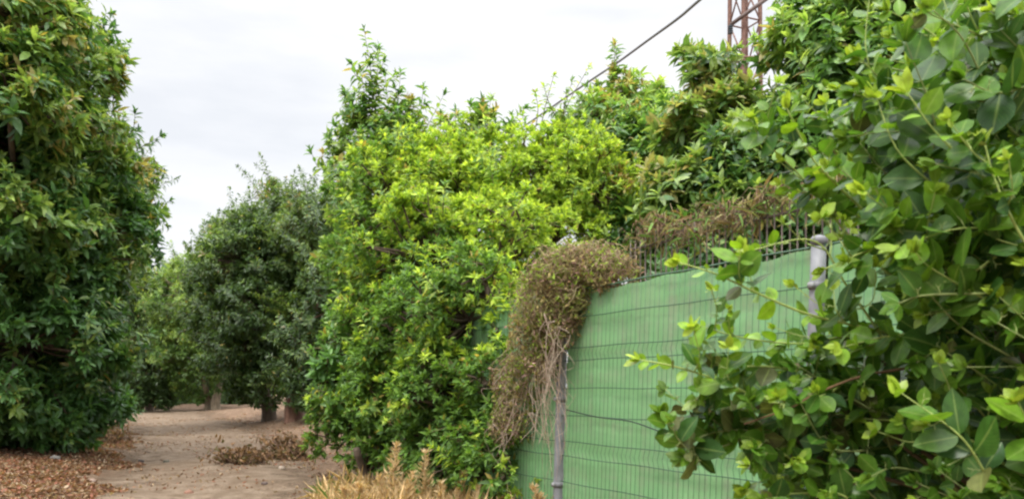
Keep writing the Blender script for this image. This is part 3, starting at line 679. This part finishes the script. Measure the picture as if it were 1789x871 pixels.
def dry_creeper():
    rng = np.random.default_rng(77)
    base = FA + FD * 1.2 - FN * .45
    r = empty('dry_creeper', [base[0], base[1], 1.9], 'heap of brown and straw coloured dry creeper lying along the top of the rusty rods', 'creeper')
    gl = Geo(); gs = Geo(); n = 1100
    s = rng.uniform(.35, 3.3, n)
    top = 2.33 + .03 * np.sin(s * 4) + .04 * np.sin(s * 11)
    p0 = np.stack([*(FA[:, None] + FD[:, None] * s - FN[:, None] * (.45 + rng.normal(0, .07, n))), top + rng.normal(0, .035, n)], 1)
    dirv = rng.normal(0, 1, (n, 3)) * [1, 1, .5]; dirv[:, :2] += FN * .6; dirv = norm(dirv)
    ln = (rng.uniform(.05, .2, n) * (.6 + .6 * (np.sin(s * 9) > .3)))[:, None]
    p1 = p0 + dirv * ln * .6 + [0, 0, .03]; p2 = p0 + dirv * ln + np.array([0, 0, -1]) * ln * .35
    cols = np.array([(.22, .15, .08), (.14, .09, .06), (.28, .22, .12), (.09, .06, .04), (.20, .11, .07)])[rng.integers(0, 5, n)]
    batch_tubes(gs, np.stack([p0, p1, p2], 1), np.array([[.003, .0025, .001]]), 4, cols)
    m_ = 1000; i = rng.integers(0, n, m_)
    pos = p0[i] + rng.normal(0, .05, (m_, 3)); d = norm(rng.normal(size=(m_, 3)) + [FN[0] * .5, FN[1] * .5, -.35])
    cl = np.array([(.34, .31, .15), (.20, .15, .07), (.22, .24, .07), (.24, .18, .09), (.14, .24, .06), (.14, .24, .06)])[rng.integers(0, 6, m_)] * rng.uniform(.7, 1.2, (m_, 1))
    place_leaves(gl, LANCE, pos, d, rng.normal(size=(m_, 3)) + [0, 0, 1], rng.uniform(.05, .15, m_), cl, rng.uniform(.3, .55, m_), rng.uniform(0, 2, m_))
    gs.build('stems', M_STRAW, r); gl.build('dead_leaves', M_DRYLEAF, r)
dry_creeper()

# ------------------------------------------------------------------ dry vine on the corner post
def dry_vine():
    rng = np.random.default_rng(21)
    r = empty('dry_vine', [FA[0], FA[1], 0], 'half dead tangled brown and olive vine draped over the fence at the left post', 'vine')
    lobes = [(1035, 462, 6.35, 55, .8), (990, 475, 6.4, 64, .9), (955, 520, 6.5, 58, 1.1), (970, 560, 6.45, 45, 1.1), (935, 590, 6.7, 46, 1.2), (920, 650, 6.95, 44, 1.2), (905, 710, 7.05, 42, 1.3), (888, 660, 7.15, 30, 1.2), (885, 740, 7.15, 30, 1.2), (925, 560, 6.75, 34, 1.2), (1070, 470, 6.15, 48, .8), (1000, 520, 6.4, 50, .9), (950, 625, 6.6, 34, 1.2)]
    gs = Geo(); gl = Geo()
    bulge = None
    wsum = np.array([l[3] ** 2 for l in lobes], float); wsum /= wsum.sum()
    n = 4400; li = rng.choice(len(lobes), n, p=wsum)
    C = np.array([P(l[0], l[1], l[2]) for l in lobes]); R = np.array([(l[3] * l[2] / F, min(l[3] * l[2] / F, .22), l[3] * l[2] / F * l[4]) for l in lobes])
    u = norm(rng.normal(size=(n, 3)) + [0, -.4, .1])
    p = C[li] + u * R[li] * rng.uniform(.55, 1.02, (n, 1)) ** .7
    d = norm(np.cross(u, rng.normal(size=(n, 3))) + [0, 0, -.5])
    seg = 7; pts = [p]
    step = rng.uniform(.018, .05, (n, 1))
    for k in range(seg - 1):
        d = norm(d + rng.normal(0, .55, (n, 3)) + [0, 0, -.22])
        # keep near the surface
        q = pts[-1] + d * step; e_ = (q - C[li]) / R[li]; ln = np.linalg.norm(e_, axis=1, keepdims=True)
        q = np.where(ln > 1.12, C[li] + e_ / ln * 1.12 * R[li], q); pts.append(q)
    pts = np.stack(pts, 1)
    cols = np.array([(.22, .16, .08), (.36, .29, .17), (.14, .085, .055), (.34, .30, .13), (.28, .17, .13), (.20, .21, .06)])[rng.integers(0, 6, n)]
    batch_tubes(gs, pts, np.linspace(1, .5, seg)[None] * rng.uniform(.0014, .0036, (n, 1)), 4, cols)
    # long hanging roots down the post
    hang = [(970, 540, 968, 800, 6.5), (955, 560, 975, 690, 6.55), (960, 600, 950, 760, 6.6), (975, 590, 962, 720, 6.5), (945, 620, 930, 790, 6.75), (965, 560, 985, 640, 6.4), (930, 640, 905, 800, 6.95), (915, 650, 890, 770, 7.0), (900, 680, 872, 740, 7.1), (940, 600, 960, 830, 6.7), (968, 600, 945, 700, 6.5), (958, 640, 975, 740, 6.45), (978, 570, 955, 650, 6.4), (925, 600, 880, 640, 7.0), (880, 640, 868, 700, 7.1), (920, 720, 960, 810, 6.9), (890, 740, 870, 790, 7.1)]
    for rep in range(5):
        for (x0, y0, x1, y1, Y) in hang:
            Y = Y - .15
            a_ = P(x0 + rng.normal(0, 9), y0, Y); b_ = P(x1 + rng.normal(0, 12), y1 + rng.normal(0, 20), Y)
            m1 = a_ * .65 + b_ * .35 + rng.normal(0, .05, 3) * [1, .5, 1]; m2 = a_ * .3 + b_ * .7 + rng.normal(0, .07, 3) * [1, .5, .6]
            c_ = [(.50, .40, .31), (.40, .30, .23), (.30, .22, .16)][rng.integers(0, 3)]
            batch_tubes(gs, resample([a_, m1, m2, b_], 14), np.linspace(.003, .0014, 14)[None] * (1.3 if rep == 0 else .8), 5, c_)
    m = 8500; i = rng.integers(0, n, m); k = rng.integers(1, seg, m)
    pos = pts[i, k]
    green = rng.random((m, 1)) < .75
    clump = (np.sin(pos[:, 0] * 14 + 1) * np.sin(pos[:, 2] * 11) > -.35)[:, None]
    cl = np.where(green & clump, np.array((.22, .30, .045)), np.array((.30, .24, .10))) * rng.uniform(.6, 1.35, (m, 1))
    cl = np.where(rng.random((m, 1)) < .12, np.array((.46, .28, .24)), cl)
    place_leaves(gl, SMALL, pos, rng.normal(size=(m, 3)) + [0, -.3, -.4], rng.normal(size=(m, 3)) + [0, -.6, .5], rng.uniform(.02, .055, m), cl, rng.uniform(.5, 1.1, m), rng.uniform(0, 3, m))
    gs.build('stems', M_STRAW, r); gl.build('leaves', M_DRYLEAF, r)
dry_vine()

# ------------------------------------------------------------------ pylon and overhead cable
def pylon():
    Y = 36.0; c = P(1308, 0, Y); bx, by = c[0], Y + .6
    r = empty('lattice_pylon', [bx, by, 0], 'rusty red steel lattice pylon rising behind the avocado trees', 'pylon')
    H = 23.0; rng = np.random.default_rng(5)
    def hw(z): return .58 - .006 * z
    col = (.20, .115, .09); ang = rad(24); ca, sa = math.cos(ang), math.sin(ang)
    def W(x, y, z): return np.array([bx + x * ca - y * sa, by + x * sa + y * ca, z])
    for sx in (-1, 1):
        for sy in (-1, 1):
            g = Geo(); z = np.linspace(0, H, 8)
            batch_tubes(g, np.array([W(sx * hw(q), sy * hw(q), q) for q in z]), .10, 4, col); g.build('leg', M_RUST, r)
    g = Geo(); zs = np.arange(.6, H, 1.9)
    for i in range(len(zs) - 1):
        z0, z1 = zs[i], zs[i + 1]; a_, b_ = hw(z0), hw(z1)
        cor0 = [(-a_, -a_), (a_, -a_), (a_, a_), (-a_, a_)]; cor1 = [(-b_, -b_), (b_, -b_), (b_, b_), (-b_, b_)]
        for k in range(4):
            k2 = (k + 1) % 4
            if i % 2: batch_tubes(g, np.array([W(*cor0[k], z0), W(*cor1[k2], z1)]), .045, 4, (.22, .13, .105))
            else: batch_tubes(g, np.array([W(*cor0[k2], z0), W(*cor1[k], z1)]), .045, 4, (.22, .13, .105))
            batch_tubes(g, np.array([W(*cor0[k], z0), W(*cor0[k2], z0)]), .042, 4, (.22, .13, .105))
    g.build('bracing', M_RUST, r)
    # arm carrying the line, and a platform angle lower down
    za = EYE + (HY - 22) * Y / F
    g = Geo()
    p0 = P(1276, 44, Y - .35); p1 = P(1345, -6, Y - .3)
    batch_tubes(g, np.array([p0, p1]), .09, 4, (.12, .09, .08)); g.build('crossarm', M_RUST, r)
    g = Geo()
    for k in range(4): batch_tubes(g, np.array([p0 + [0, 0, -.05 - .1 * k], p0 + [0, 0, -.08 - .1 * k]]), .12, 12, (.10, .12, .14))
    g.build('insulator', M_STONE, r)
    g = Geo(); p0 = P(1283, 100, Y - .25); p1 = P(1322, 100, Y - .25); batch_tubes(g, np.array([p0, p1]), .06, 4, col); g.build('rung', M_RUST, r)
    for zt in (H - 2.2, H - .4):
        g = Geo(); batch_tubes(g, np.array([W(-2.4, 0, zt), W(2.4, 0, zt)]), .07, 4, col); g.build('crossarm', M_RUST, r)
pylon()
g = Geo(); a_ = P(880, 245, 26.0); b_ = P(1225, -2, 13.0); c_ = b_ + (b_ - P(1185, 32, 14.0)) * 4
mid = [P(1018, 150, 19.8), P(1075, 112, 17.6), P(1130, 72, 15.6), P(1185, 32, 14.0)]
batch_tubes(g, resample([a_] + mid + [b_, c_], 60), .025, 8, (.17, .17, .17))
tag(g.build('overhead_cable', M_CABLE), 'grey overhead power cable crossing the white sky diagonally', 'cable')
# the pole that carries it, behind the trees
g = Geo(); pp = a_.copy(); r = empty('utility_pole', [pp[0], pp[1] + .2, 0], 'grey wooden pole carrying the overhead cable behind the trees', 'pole')
batch_tubes(g, np.array([[pp[0], pp[1] + .2, -.1], [pp[0], pp[1] + .2, pp[2] - .2]]), np.array([[.15, .10]]), 12, (.2, .17, .14)); g.build('shaft', M_BARK, r)
g = Geo(); batch_tubes(g, np.array([[pp[0], pp[1] + .2, pp[2] - .35], [pp[0], pp[1], pp[2]]]), .05, 8, (.2, .2, .2)); g.build('bracket', M_STEEL, r)

# ------------------------------------------------------------------ ground cover and litter
def litter():
    rng = np.random.default_rng(31)
    g = Geo(); n = 24000
    y = rng.uniform(6.5, 24, n) ** 1.0; y = 6.5 + (y - 6.5) * rng.random(n) ** .6
    xe = track_x(y) - track_w(y) * .95
    x = xe + .28 * np.sin(y * 1.7) + .16 * np.sin(y * 4.3 + 1) - rng.exponential(1.8, n) - .05
    n2 = 1600; y2 = rng.uniform(7, 30, n2); x2 = track_x(y2) + track_w(y2) * .9 + rng.exponential(1.5, n2)
    # drift of litter round the brush pile
    n3 = 500; y3 = rng.normal(13.2, .6, n3); x3 = -3.7 + rng.normal(0, .7, n3)
    n4 = 9000; y4 = rng.uniform(7, 30, n4); x4 = track_x(y4) + rng.uniform(-1, 1, n4) * track_w(y4)
    k4 = rng.random(n4) < .5 * (np.sin(x4 * 2.1 + y4) * np.sin(y4 * 1.3 + 1) > -.1); x4 = x4[k4]; y4 = y4[k4]
    x = np.concatenate([x, x2, x3, x4]); y = np.concatenate([y, y2, y3, y4]); m = len(x)
    ok = x < 0.2; x = x[ok]; y = y[ok]; m = len(x)
    pos = np.stack([x, y, gh(x, y) + rng.uniform(.002, .018, m)], 1)
    cols = np.array([(.20, .105, .065), (.25, .135, .08), (.15, .08, .05), (.28, .19, .12), (.12, .07, .045), (.26, .115, .075), (.32, .24, .16)])[rng.integers(0, 7, m)] * rng.uniform(.75, 1.25, (m, 1))
    d = rng.normal(size=(m, 3)); d[:, 2] *= .25
    place_leaves(g, CURL, pos, d, rng.normal(0, .4, (m, 3)) + [0, 0, 1], np.where(np.arange(m) >= 25600, rng.uniform(.015, .06, m), rng.uniform(.028, .07, m)), cols, rng.uniform(.7, 1.2, m), rng.uniform(.3, 1.6, m))
    tag(g.build('fallen_leaves', M_DRYLEAF), 'red brown fallen leaves scattered over the soil and along the track borders', 'fallen leaves', None, 'stuff')
litter()

def brush_pile(px, py, Y, w_, label, seed, hh=.35):
    rng = np.random.default_rng(seed); c = P(px, py, Y); c[2] = gh(c[0], c[1])
    w_ = w_ * .8
    r = empty('brush_pile', c, label, 'brush pile', 'dry brush heaps beside the track')
    gs = Geo(); gl = Geo(); n = 90
    p0 = c + rng.normal(0, 1, (n, 3)) * [w_ * .5, .2, 0] + [0, 0, .02]; p1 = p0 + rng.normal(0, 1, (n, 3)) * [.18, .15, .10] + [0, 0, hh * .5]
    p1[:, 2] = np.maximum(p1[:, 2], c[2] + .02)
    batch_tubes(gs, np.stack([p0, (p0 + p1) / 2 + rng.normal(0, .04, (n, 3)), p1], 1), np.array([[.008, .006, .003]]), 4, (.16, .10, .07))
    m = 650; i = rng.integers(0, n, m); t_ = rng.random((m, 1)); pos = p0[i] * (1 - t_) + p1[i] * t_ + rng.normal(0, .05, (m, 3)) * [1, 1, .6]; pos[:, 2] = np.maximum(pos[:, 2], c[2] + .01)
    cl = np.array([(.13, .08, .045), (.20, .12, .065), (.11, .09, .04), (.26, .16, .09)])[rng.integers(0, 4, m)]
    place_leaves(gl, CURL, pos, rng.normal(size=(m, 3)), rng.normal(size=(m, 3)), rng.uniform(.05, .11, m), cl, None, rng.uniform(.4, 1.6, m))
    gs.build('sticks', M_BARK, r); gl.build('dead_leaves', M_DRYLEAF, r)
brush_pile(500, 795, 13.3, .35, 'taller heap of dead leafy branches on the soil right of the track', 41, .5)
brush_pile(425, 812, 12.0, .35, 'low flat heap of dead leaves between the track and the taller heap', 42, .2)
brush_pile(190, 762, 16.0, .3, 'small heap of dark dead leaves at the left rim of the track', 43, .25)

def stone(px, py, s, label, seed, col=(.33, .28, .23)):
    rng = np.random.default_rng(seed); Y = (EYE - .1) * F / (py - HY); c = P(px, py, Y); c[2] = gh(c[0], c[1]) + s * .3
    g = Geo(); nu, nv = 10, 7
    V = []
    for i in range(nv + 1):
        for j in range(nu):
            th = math.pi * i / nv; ph = 2 * math.pi * j / nu
            d = np.array([math.sin(th) * math.cos(ph), math.sin(th) * math.sin(ph), math.cos(th)])
            rr = 1 + .22 * math.sin(d[0] * 4 + seed) * math.cos(d[1] * 5 + seed * 2) + .12 * math.sin(d[2] * 7 + seed)
            V.append(c + d * rr * s * np.array([1, .8, .6]))
    fs = []
    for i in range(nv):
        for j in range(nu):
            a0 = i * nu + j; b0 = i * nu + (j + 1) % nu; fs.append((a0, a0 + nu, b0 + nu, b0))
    g.add(V, [q for f in fs for q in f], np.arange(len(fs)) * 4, col)
    tag(g.build('stone', M_STONE), label, 'stone', 'stones lying on the track')
stone(246, 793, .055, 'dark stone on the left wheel rut of the track', 3, (.06, .05, .045))
stone(291, 795, .05, 'small grey stone right of the dark stone on the track', 4, (.14, .13, .10))
stone(95, 806, .07, 'greyish stone in the red leaf litter under the left tree', 5, (.26, .24, .21))
stone(160, 833, .06, 'pinkish stone among the leaf litter at the bottom left', 6, (.25, .18, .14))
stone(372, 860, .045, 'brown clod on the track near the bottom border', 7, (.16, .11, .08))
stone(330, 845, .05, 'reddish clod left of the brown clod on the track', 8, (.24, .13, .09))
stone(492, 808, .05, 'pale brown stone at the foot of the taller dead branch heap', 9, (.28, .23, .18))
stone(462, 838, .04, 'dark clod in front of the low heap of dead leaves', 10, (.12, .09, .08))

def dry_weed(px, py_top, Y, label, seed, lean=0.0, dens=1.0):
    rng = np.random.default_rng(seed); top = P(px + lean, py_top, Y); b = P(px, 800, Y); b[2] = gh(b[0], b[1])
    r = empty('dry_weed', b, label, 'weed', 'dry straw coloured weeds in front of the bush')
    g = Geo(); H = top[2] - b[2]; c = resample([b, (b + top) / 2 + rng.normal(0, .03, 3), top], 16)
    batch_tubes(g, c, np.linspace(.007, .002, 16)[None], 5, (.52, .37, .2)); g.build('stem', M_STRAW, r)
    gl = Geo(); n = int(230 * dens); t_ = rng.random(n) ** .9 * .75 + .25
    i = (t_ * 14.99).astype(int); pos = c[i]
    side = rng.normal(size=(n, 3)) * [1, 1, .3]; reach = (1 - t_) ** 1.3 * .24 * H + .008
    pos = pos + norm(side) * (reach * rng.random(n))[:, None] + np.array([0, 0, 1]) * (reach * .6 * rng.random(n))[:, None]
    d = norm(side + [0, 0, 1.3])
    cl = np.array([(.62, .47, .26), (.56, .40, .21), (.66, .54, .34), (.46, .31, .17)])[rng.integers(0, 4, n)]
    place_leaves(gl, LANCE, pos, d, rng.normal(size=(n, 3)), rng.uniform(.02, .07, n), cl, rng.uniform(.25, .7, n), rng.uniform(0, 1.5, n))
    m_ = 44; tt_ = rng.uniform(.15, .7, m_); q0 = c[(tt_ * 15).astype(int)]; q1 = q0 + norm(rng.normal(size=(m_, 3)) * [1, 1, .1] + [0, 0, 1.0]) * (H * .42 * (1 - tt_) * rng.uniform(.3, 1.2, m_) + .03)[:, None]
    batch_tubes(gl, np.stack([q0, q1], 1), np.array([[.003, .0012]]), 3, (.55, .4, .22))
    gl.build('seed_heads', M_DRYLEAF, r)
wd = [(694, 772, 7.31, 'tallest straw coloured dry weed standing before the green bush'), (745, 785, 7.37, 'thin upright dry weed right of the tallest one'),
      (716, 822, 7.25, 'short dry weed between the two tall ones'), (668, 826, 7.31, 'short dry weed just left of the tallest one'), (790, 820, 7.19, 'bushy leaning dry weed right of the thin upright one'),
      (640, 845, 7.19, 'low dry weed at the left end of the weed patch'), (765, 840, 7.19, 'low dry weed below the bushy leaning one'), (830, 848, 7.13, 'small dry weed in the middle of the bottom border'), (930, 848, 6.55, 'small dry weed at the foot of the corner post'), (600, 856, 7.19, 'tiny dry weed beside the track border')]
for i, (px, py, Y, lb) in enumerate(wd): dry_weed(px, py, Y, lb, 60 + i, lean=[0, 0, 6, -8, 25, -10, 5, 10, 0, 0][i], dens=[1.2, .7, 1, 1, 1.2, 1, 1, .8, .8, .7][i])

def grass_stuff():
    rng = np.random.default_rng(90); g = Geo(); n = 10000
    px = rng.uniform(560, 975, n); Y = rng.uniform(6.4, 8.7, n); x = (px - CX) * Y / F
    # keep to the viewer's side of the fence
    rel = np.stack([x, Y], 1) - FA; ok = (rel @ FN) > .06; x, Y = x[ok], Y[ok]; n = len(x)
    b = np.stack([x, Y, gh(x, Y)], 1); h = rng.uniform(.04, .22, n) + .12 * (rng.random(n) < .12) * (.7 + .5 * np.sin(x * 5) ** 2)
    d = norm(rng.normal(0, .8, (n, 3)) * [1, 1, .3] + [0, 0, 1])
    greenp = (rng.random((n, 1)) < np.clip((-x[:, None] - 1.55) * 1.2, .05, .8))
    cl = np.where(greenp, np.array((.14, .24, .05)), np.array((.56, .40, .21))) * rng.uniform(.65, 1.2, (n, 1))
    place_leaves(g, LANCE, b, d, rng.normal(size=(n, 3)), h, cl, rng.uniform(.12, .3, n), rng.uniform(0, 3, n))
    tag(g.build('dry_grass', M_DRYLEAF), 'low straw coloured dry grass at the foot of the bush and fence', 'grass', None, 'stuff')
    # ground herbs under the bush
grass_stuff()

# ------------------------------------------------------------------ near shrub with round glossy leaves
def near_shrub():
    rng = np.random.default_rng(123)
    base = np.array([1.55, 1.75, 0.0])
    r = empty('glossy_shrub', base, 'large glossy shrub with round leaves and pale green thorny stems filling the right side', 'shrub')
    gl = Geo(); gs = Geo(); gt = Geo(); gx = Geo()
    NEW = np.array((.20, .36, .02)); MID = np.array((.065, .165, .016)); OLD = np.array((.026, .078, .016)); TIP = np.array((.34, .46, .05))
    VIEW = np.array([-.35, -.75, .75])
    def leafy(c, rads, L, fresh, leaf_from=.1, nodes=None, tipleaves=True, dull=0., col_stem=None):
        """c: polyline n x 3 of a stem; leaf pairs along it"""
        n = len(c); seg = np.linalg.norm(np.diff(c, axis=0), axis=1); tot = seg.sum(); cum = np.concatenate([[0], np.cumsum(seg)]) / tot
        k = nodes or max(4, int(tot * (1 - leaf_from) / (L * .52)))
        t_ = np.linspace(leaf_from, .985, k)
        pos = np.stack([np.interp(t_, cum, c[:, a]) for a in range(3)], 1)
        nxt = np.stack([np.interp(np.minimum(t_ + .03, 1), cum, c[:, a]) for a in range(3)], 1); prv = np.stack([np.interp(t_ - .03, cum, c[:, a]) for a in range(3)], 1)
        ax = norm(nxt - prv); ref = norm(np.cross(ax, VIEW + rng.normal(0, .4, 3))); r2 = np.cross(ax, ref)
        for sgn in (-1, 1):
            ph = np.arange(k) * 1.35 + rng.normal(0, .35, k) + rng.random() * .6
            rd = (ref * np.cos(ph)[:, None] + r2 * np.sin(ph)[:, None]) * sgn
            d = norm(ax * rng.uniform(.35, .95, (k, 1)) + rd + rng.normal(0, .15, (k, 3)) + [0, 0, -.12])
            nn = norm(VIEW + ax * .5 + rng.normal(0, .85, (k, 3)))
            Lk = L * rng.uniform(.55, 1.28, k) * np.clip(1.25 - t_ ** 3 * .75, .4, 1.1)
            f = np.clip(fresh * (t_ ** 2.2) * 1.5 + rng.normal(0, .10, k), 0, 1)[:, None]
            a = np.clip(1.1 - t_ + rng.normal(0, .25, k), 0, 1)[:, None] * (1 - f)
            cl = (MID * (1 - a) + OLD * a) * (1 - f) + NEW * f
            if dull: 
                q = (rng.random((k, 1)) < dull); cl = np.where(q, np.array((.11, .125, .04)) * rng.uniform(.7, 1.3, (k, 1)), cl)
            cl = cl * rng.uniform(.75, 1.25, (k, 1))
            ok = rng.random(k) > .12
            # a thin spot in the shrub where the fence post shows through
            gx_ = CX + F * pos[:, 0] / pos[:, 1]; gz_ = HY - F * (pos[:, 2] - EYE) / pos[:, 1]
            ok &= ~((gx_ > 1372) & (gx_ < 1490) & (gz_ > 400) & (gz_ < 540) & (rng.random(k) < .95))
            place_leaves(gl, ROUND, (pos + rd * .003)[ok], d[ok], nn[ok], Lk[ok], cl[ok], rng.uniform(.85, 1.2, ok.sum()), rng.uniform(-.6, 1.8, ok.sum()))
        if tipleaves:
            m_ = 6; d = norm(ax[-1] + rng.normal(0, .55, (m_, 3))); f = min(1, fresh * 1.4)
            cl = (TIP * f + MID * (1 - f)) * rng.uniform(.8, 1.15, (m_, 1))
            place_leaves(gl, ROUND, np.repeat(c[-1:], m_, 0), d, rng.normal(0, .5, (m_, 3)) + VIEW, L * rng.uniform(.35, .7, m_), cl, rng.uniform(.6, .95, m_), rng.uniform(-.5, 1, m_))
        sc = col_stem or ((.30, .38, .10) if fresh > .25 else (.24, .29, .10))
        batch_tubes(gs, c, rads, 7, sc)
        # forked thorns at some nodes
        kk = rng.random(k) < .5
        if kk.any():
            q0 = pos[kk]; rd0 = norm(np.cross(ax[kk], rng.normal(size=(kk.sum(), 3)))); q1 = q0 + rd0 * L * .22 + ax[kk] * L * .08
            batch_tubes(gx, np.stack([q0, q1], 1), np.array([[.0012, .0009]]), 4, (.34, .42, .14))
            for sg in (-1, 1):
                fk = q1 + (rd0 + ax[kk] * sg * .8) * L * .13
                batch_tubes(gx, np.stack([q1, fk], 1), np.array([[.0009, .0003]]), 4, (.38, .45, .16))
    # main limbs, traced (px, py, depth), tip last
    mains = [
        ([(1960, 650, 2.3), (1789, 632, 2.05), (1640, 602, 1.95), (1520, 574, 1.9), (1410, 548, 1.85), (1320, 510, 1.82), (1250, 478, 1.8), (1185, 458, 1.78)], .0042, .9, .052, 30),
        ([(1950, 330, 2.1), (1789, 372, 1.9), (1640, 402, 1.85), (1520, 436, 1.8), (1440, 470, 1.8)], .0042, .5, .055, 18),
        ([(1720, 560, 2.1), (1600, 440, 2.0), (1515, 372, 1.95), (1450, 310, 1.9), (1415, 270, 1.88), (1375, 190, 1.85)], .0042, .7, .055, 20),
        ([(1800, 420, 2.0), (1700, 300, 1.95), (1620, 220, 1.9), (1560, 160, 1.88), (1500, 100, 1.86)], .0040, .8, .055, 16),
        ([(1640, 800, 2.0), (1530, 655, 1.95), (1440, 690, 1.9), (1360, 705, 1.88), (1260, 665, 1.84), (1180, 640, 1.8), (1118, 628, 1.78)], .0036, .85, .058, 26),
        ([(1620, 640, 2.1), (1500, 590, 2.0), (1400, 600, 1.95), (1300, 590, 1.93), (1225, 570, 1.9)], .003, .9, .045, 18),
        ([(1600, 780, 2.1), (1470, 725, 2.0), (1350, 745, 1.95), (1260, 780, 1.9), (1190, 800, 1.88)], .003, .15, .058, 22),
        ([(1500, 800, 2.0), (1400, 770, 1.95), (1300, 750, 1.92), (1230, 760, 1.9), (1195, 790, 1.9)], .003, .15, .056, 20),
        ([(1520, 700, 2.0), (1400, 650, 1.95), (1300, 640, 1.92), (1240, 670, 1.9), (1215, 700, 1.9)], .003, .35, .054, 20),
        ([(1560, 900, 2.0), (1450, 850, 1.95), (1380, 800, 1.9), (1330, 760, 1.9)], .003, .5, .05, 12),
        ([(1650, 560, 2.0), (1500, 430, 1.98), (1420, 330, 1.95), (1360, 270, 1.92), (1320, 230, 1.9)], .003, .8, .052, 16),
        ([(1900, 200, 2.0), (1789, 130, 1.9), (1680, 90, 1.85), (1600, 40, 1.85)], .004, .7, .055, 14),
        ([(1900, 860, 1.8), (1789, 830, 1.75), (1700, 770, 1.75), (1620, 740, 1.75)], .004, .6, .055, 14),
        ([(1900, 740, 1.9), (1740, 730, 1.9), (1600, 735, 1.9), (1500, 730, 1.9)], .003, .4, .05, 14),
        ([(1780, 560, 1.75), (1700, 520, 1.7), (1640, 450, 1.7), (1610, 380, 1.7)], .003, .7, .056, 12),
        ([(1850, 500, 1.6), (1789, 420, 1.55), (1740, 320, 1.55), (1720, 250, 1.55)], .003, .7, .05, 12),
        ([(1500, 940, 1.9), (1480, 870, 1.85), (1420, 860, 1.85), (1330, 866, 1.85)], .003, .3, .05, 10),
        ([(1550, 600, 1.9), (1480, 500, 1.9), (1420, 420, 1.9), (1300, 440, 1.9)], .003, .8, .05, 14),
    ]
    hubs = []
    for pts, rr, fr, L, nodes in mains:
        c = resample([P(*p) for p in pts], 26); L = L * 1.1
        nodes = int(nodes * 1.1)
        leafy(c, np.linspace(rr * 1.15, .0016, 26)[None], L, fr, .02, nodes, dull=.35 if fr < .2 else .04)
        hubs.append(c[:20])
        # side shoots
        for t_ in rng.uniform(.15, .94, 6):
            i = int(t_ * 25); p0 = c[i]; ax = norm(c[min(i + 1, 25)] - c[i - 1])
            d = norm(ax * .7 + norm(np.cross(ax, rng.normal(size=3))) * .9 + [0, -.1, .15]); ln = rng.uniform(.06, .17)
            cc = resample([p0, p0 + d * ln * .5 + rng.normal(0, .008, 3), p0 + d * ln + [0, 0, .02]], 8)
            leafy(cc, np.linspace(.0018, .0009, 8)[None], L * rng.uniform(.75, 1), fr * rng.uniform(.5, 1), .15, rng.integers(3, 6), dull=.3 if fr < .2 else .03)
    hubs = np.concatenate(hubs)
    # filler sprays deeper in the shrub
    ey = np.array([-60, 0, 80, 170, 230, 300, 380, 430, 500, 560, 620, 700, 790, 871, 950]); ex = np.array([1600, 1560, 1480, 1385, 1340, 1360, 1400, 1330, 1370, 1370, 1290, 1270, 1260, 1270, 1270])
    cnt = 0
    while cnt < 980:
        py = rng.uniform(-80, 960); x0 = np.interp(py, ey, ex); px = x0 + rng.uniform(0, 1) ** .8 * (1960 - x0)
        dpt = (px - x0) / 250.
        if rng.random() > np.clip(dpt, .08 if py < 560 else .28, 1): continue
        if 1340 < px < 1560 and 380 < py < 560: continue
        Y = rng.uniform(1.95, 2.3 + min(dpt, 1.3) * .75) if rng.random() < .88 else rng.uniform(1.55, 1.8) + (0.2 if px < 1500 else 0)
        tip = P(px, py, Y)
        # stay on the viewer's side of the fence
        if (tip[:2] - FA) @ FN < .35: continue
        dirb = norm(np.array([rng.uniform(.4, 1.2), rng.uniform(-.1, .5), rng.uniform(-1.0, .25)])); ln = rng.uniform(.16, .34)
        b = tip + dirb * ln; 
        if (b[:2] - FA) @ FN < .3: continue
        cc = resample([b, (b + tip) / 2 + rng.normal(0, .02, 3), tip], 10)
        fr = rng.choice([.05, .2, .45, .8], p=[.3, .3, .25, .15]) * (1 if py < 600 else .75)
        leafy(cc, np.linspace(.0026, .001, 10)[None], rng.uniform(.054, .076), fr, .05, rng.integers(5, 9), dull=.02 if py < 560 else .06)
        cnt += 1
    # woody frame down to the ground
    for i in range(26):
        h = hubs[rng.integers(0, len(hubs))] + [.12, .1, -.05]; m1 = base * .5 + h * .5 + rng.normal(0, .08, 3) + [.2, .1, 0]
        cc = resample([base + rng.normal(0, .05, 3) * [1, 1, 0], m1, h], 12)
        if ((cc[:, :2] - FA) @ FN).min() < .1: continue
        batch_tubes(gt, cc, np.linspace(.014, .004, 12)[None], 7, (.13, .10, .06))
    # brown twig seen at the lower left of the shrub
    c = resample([P(1600, 640, 1.9), P(1500, 658, 1.88), P(1420, 690, 1.86), P(1380, 712, 1.85), P(1300, 740, 1.84)], 14)
    batch_tubes(gt, c, np.linspace(.0036, .0018, 14)[None], 7, (.17, .10, .055))
    gt.build('trunk', M_BARK, r); gs.build('stems', M_TWIG, r); gx.build('thorns', M_TWIG, r); gl.build('foliage', M_NEAR, r)
    print('shrub leaves verts', gl.nv)
near_shrub()
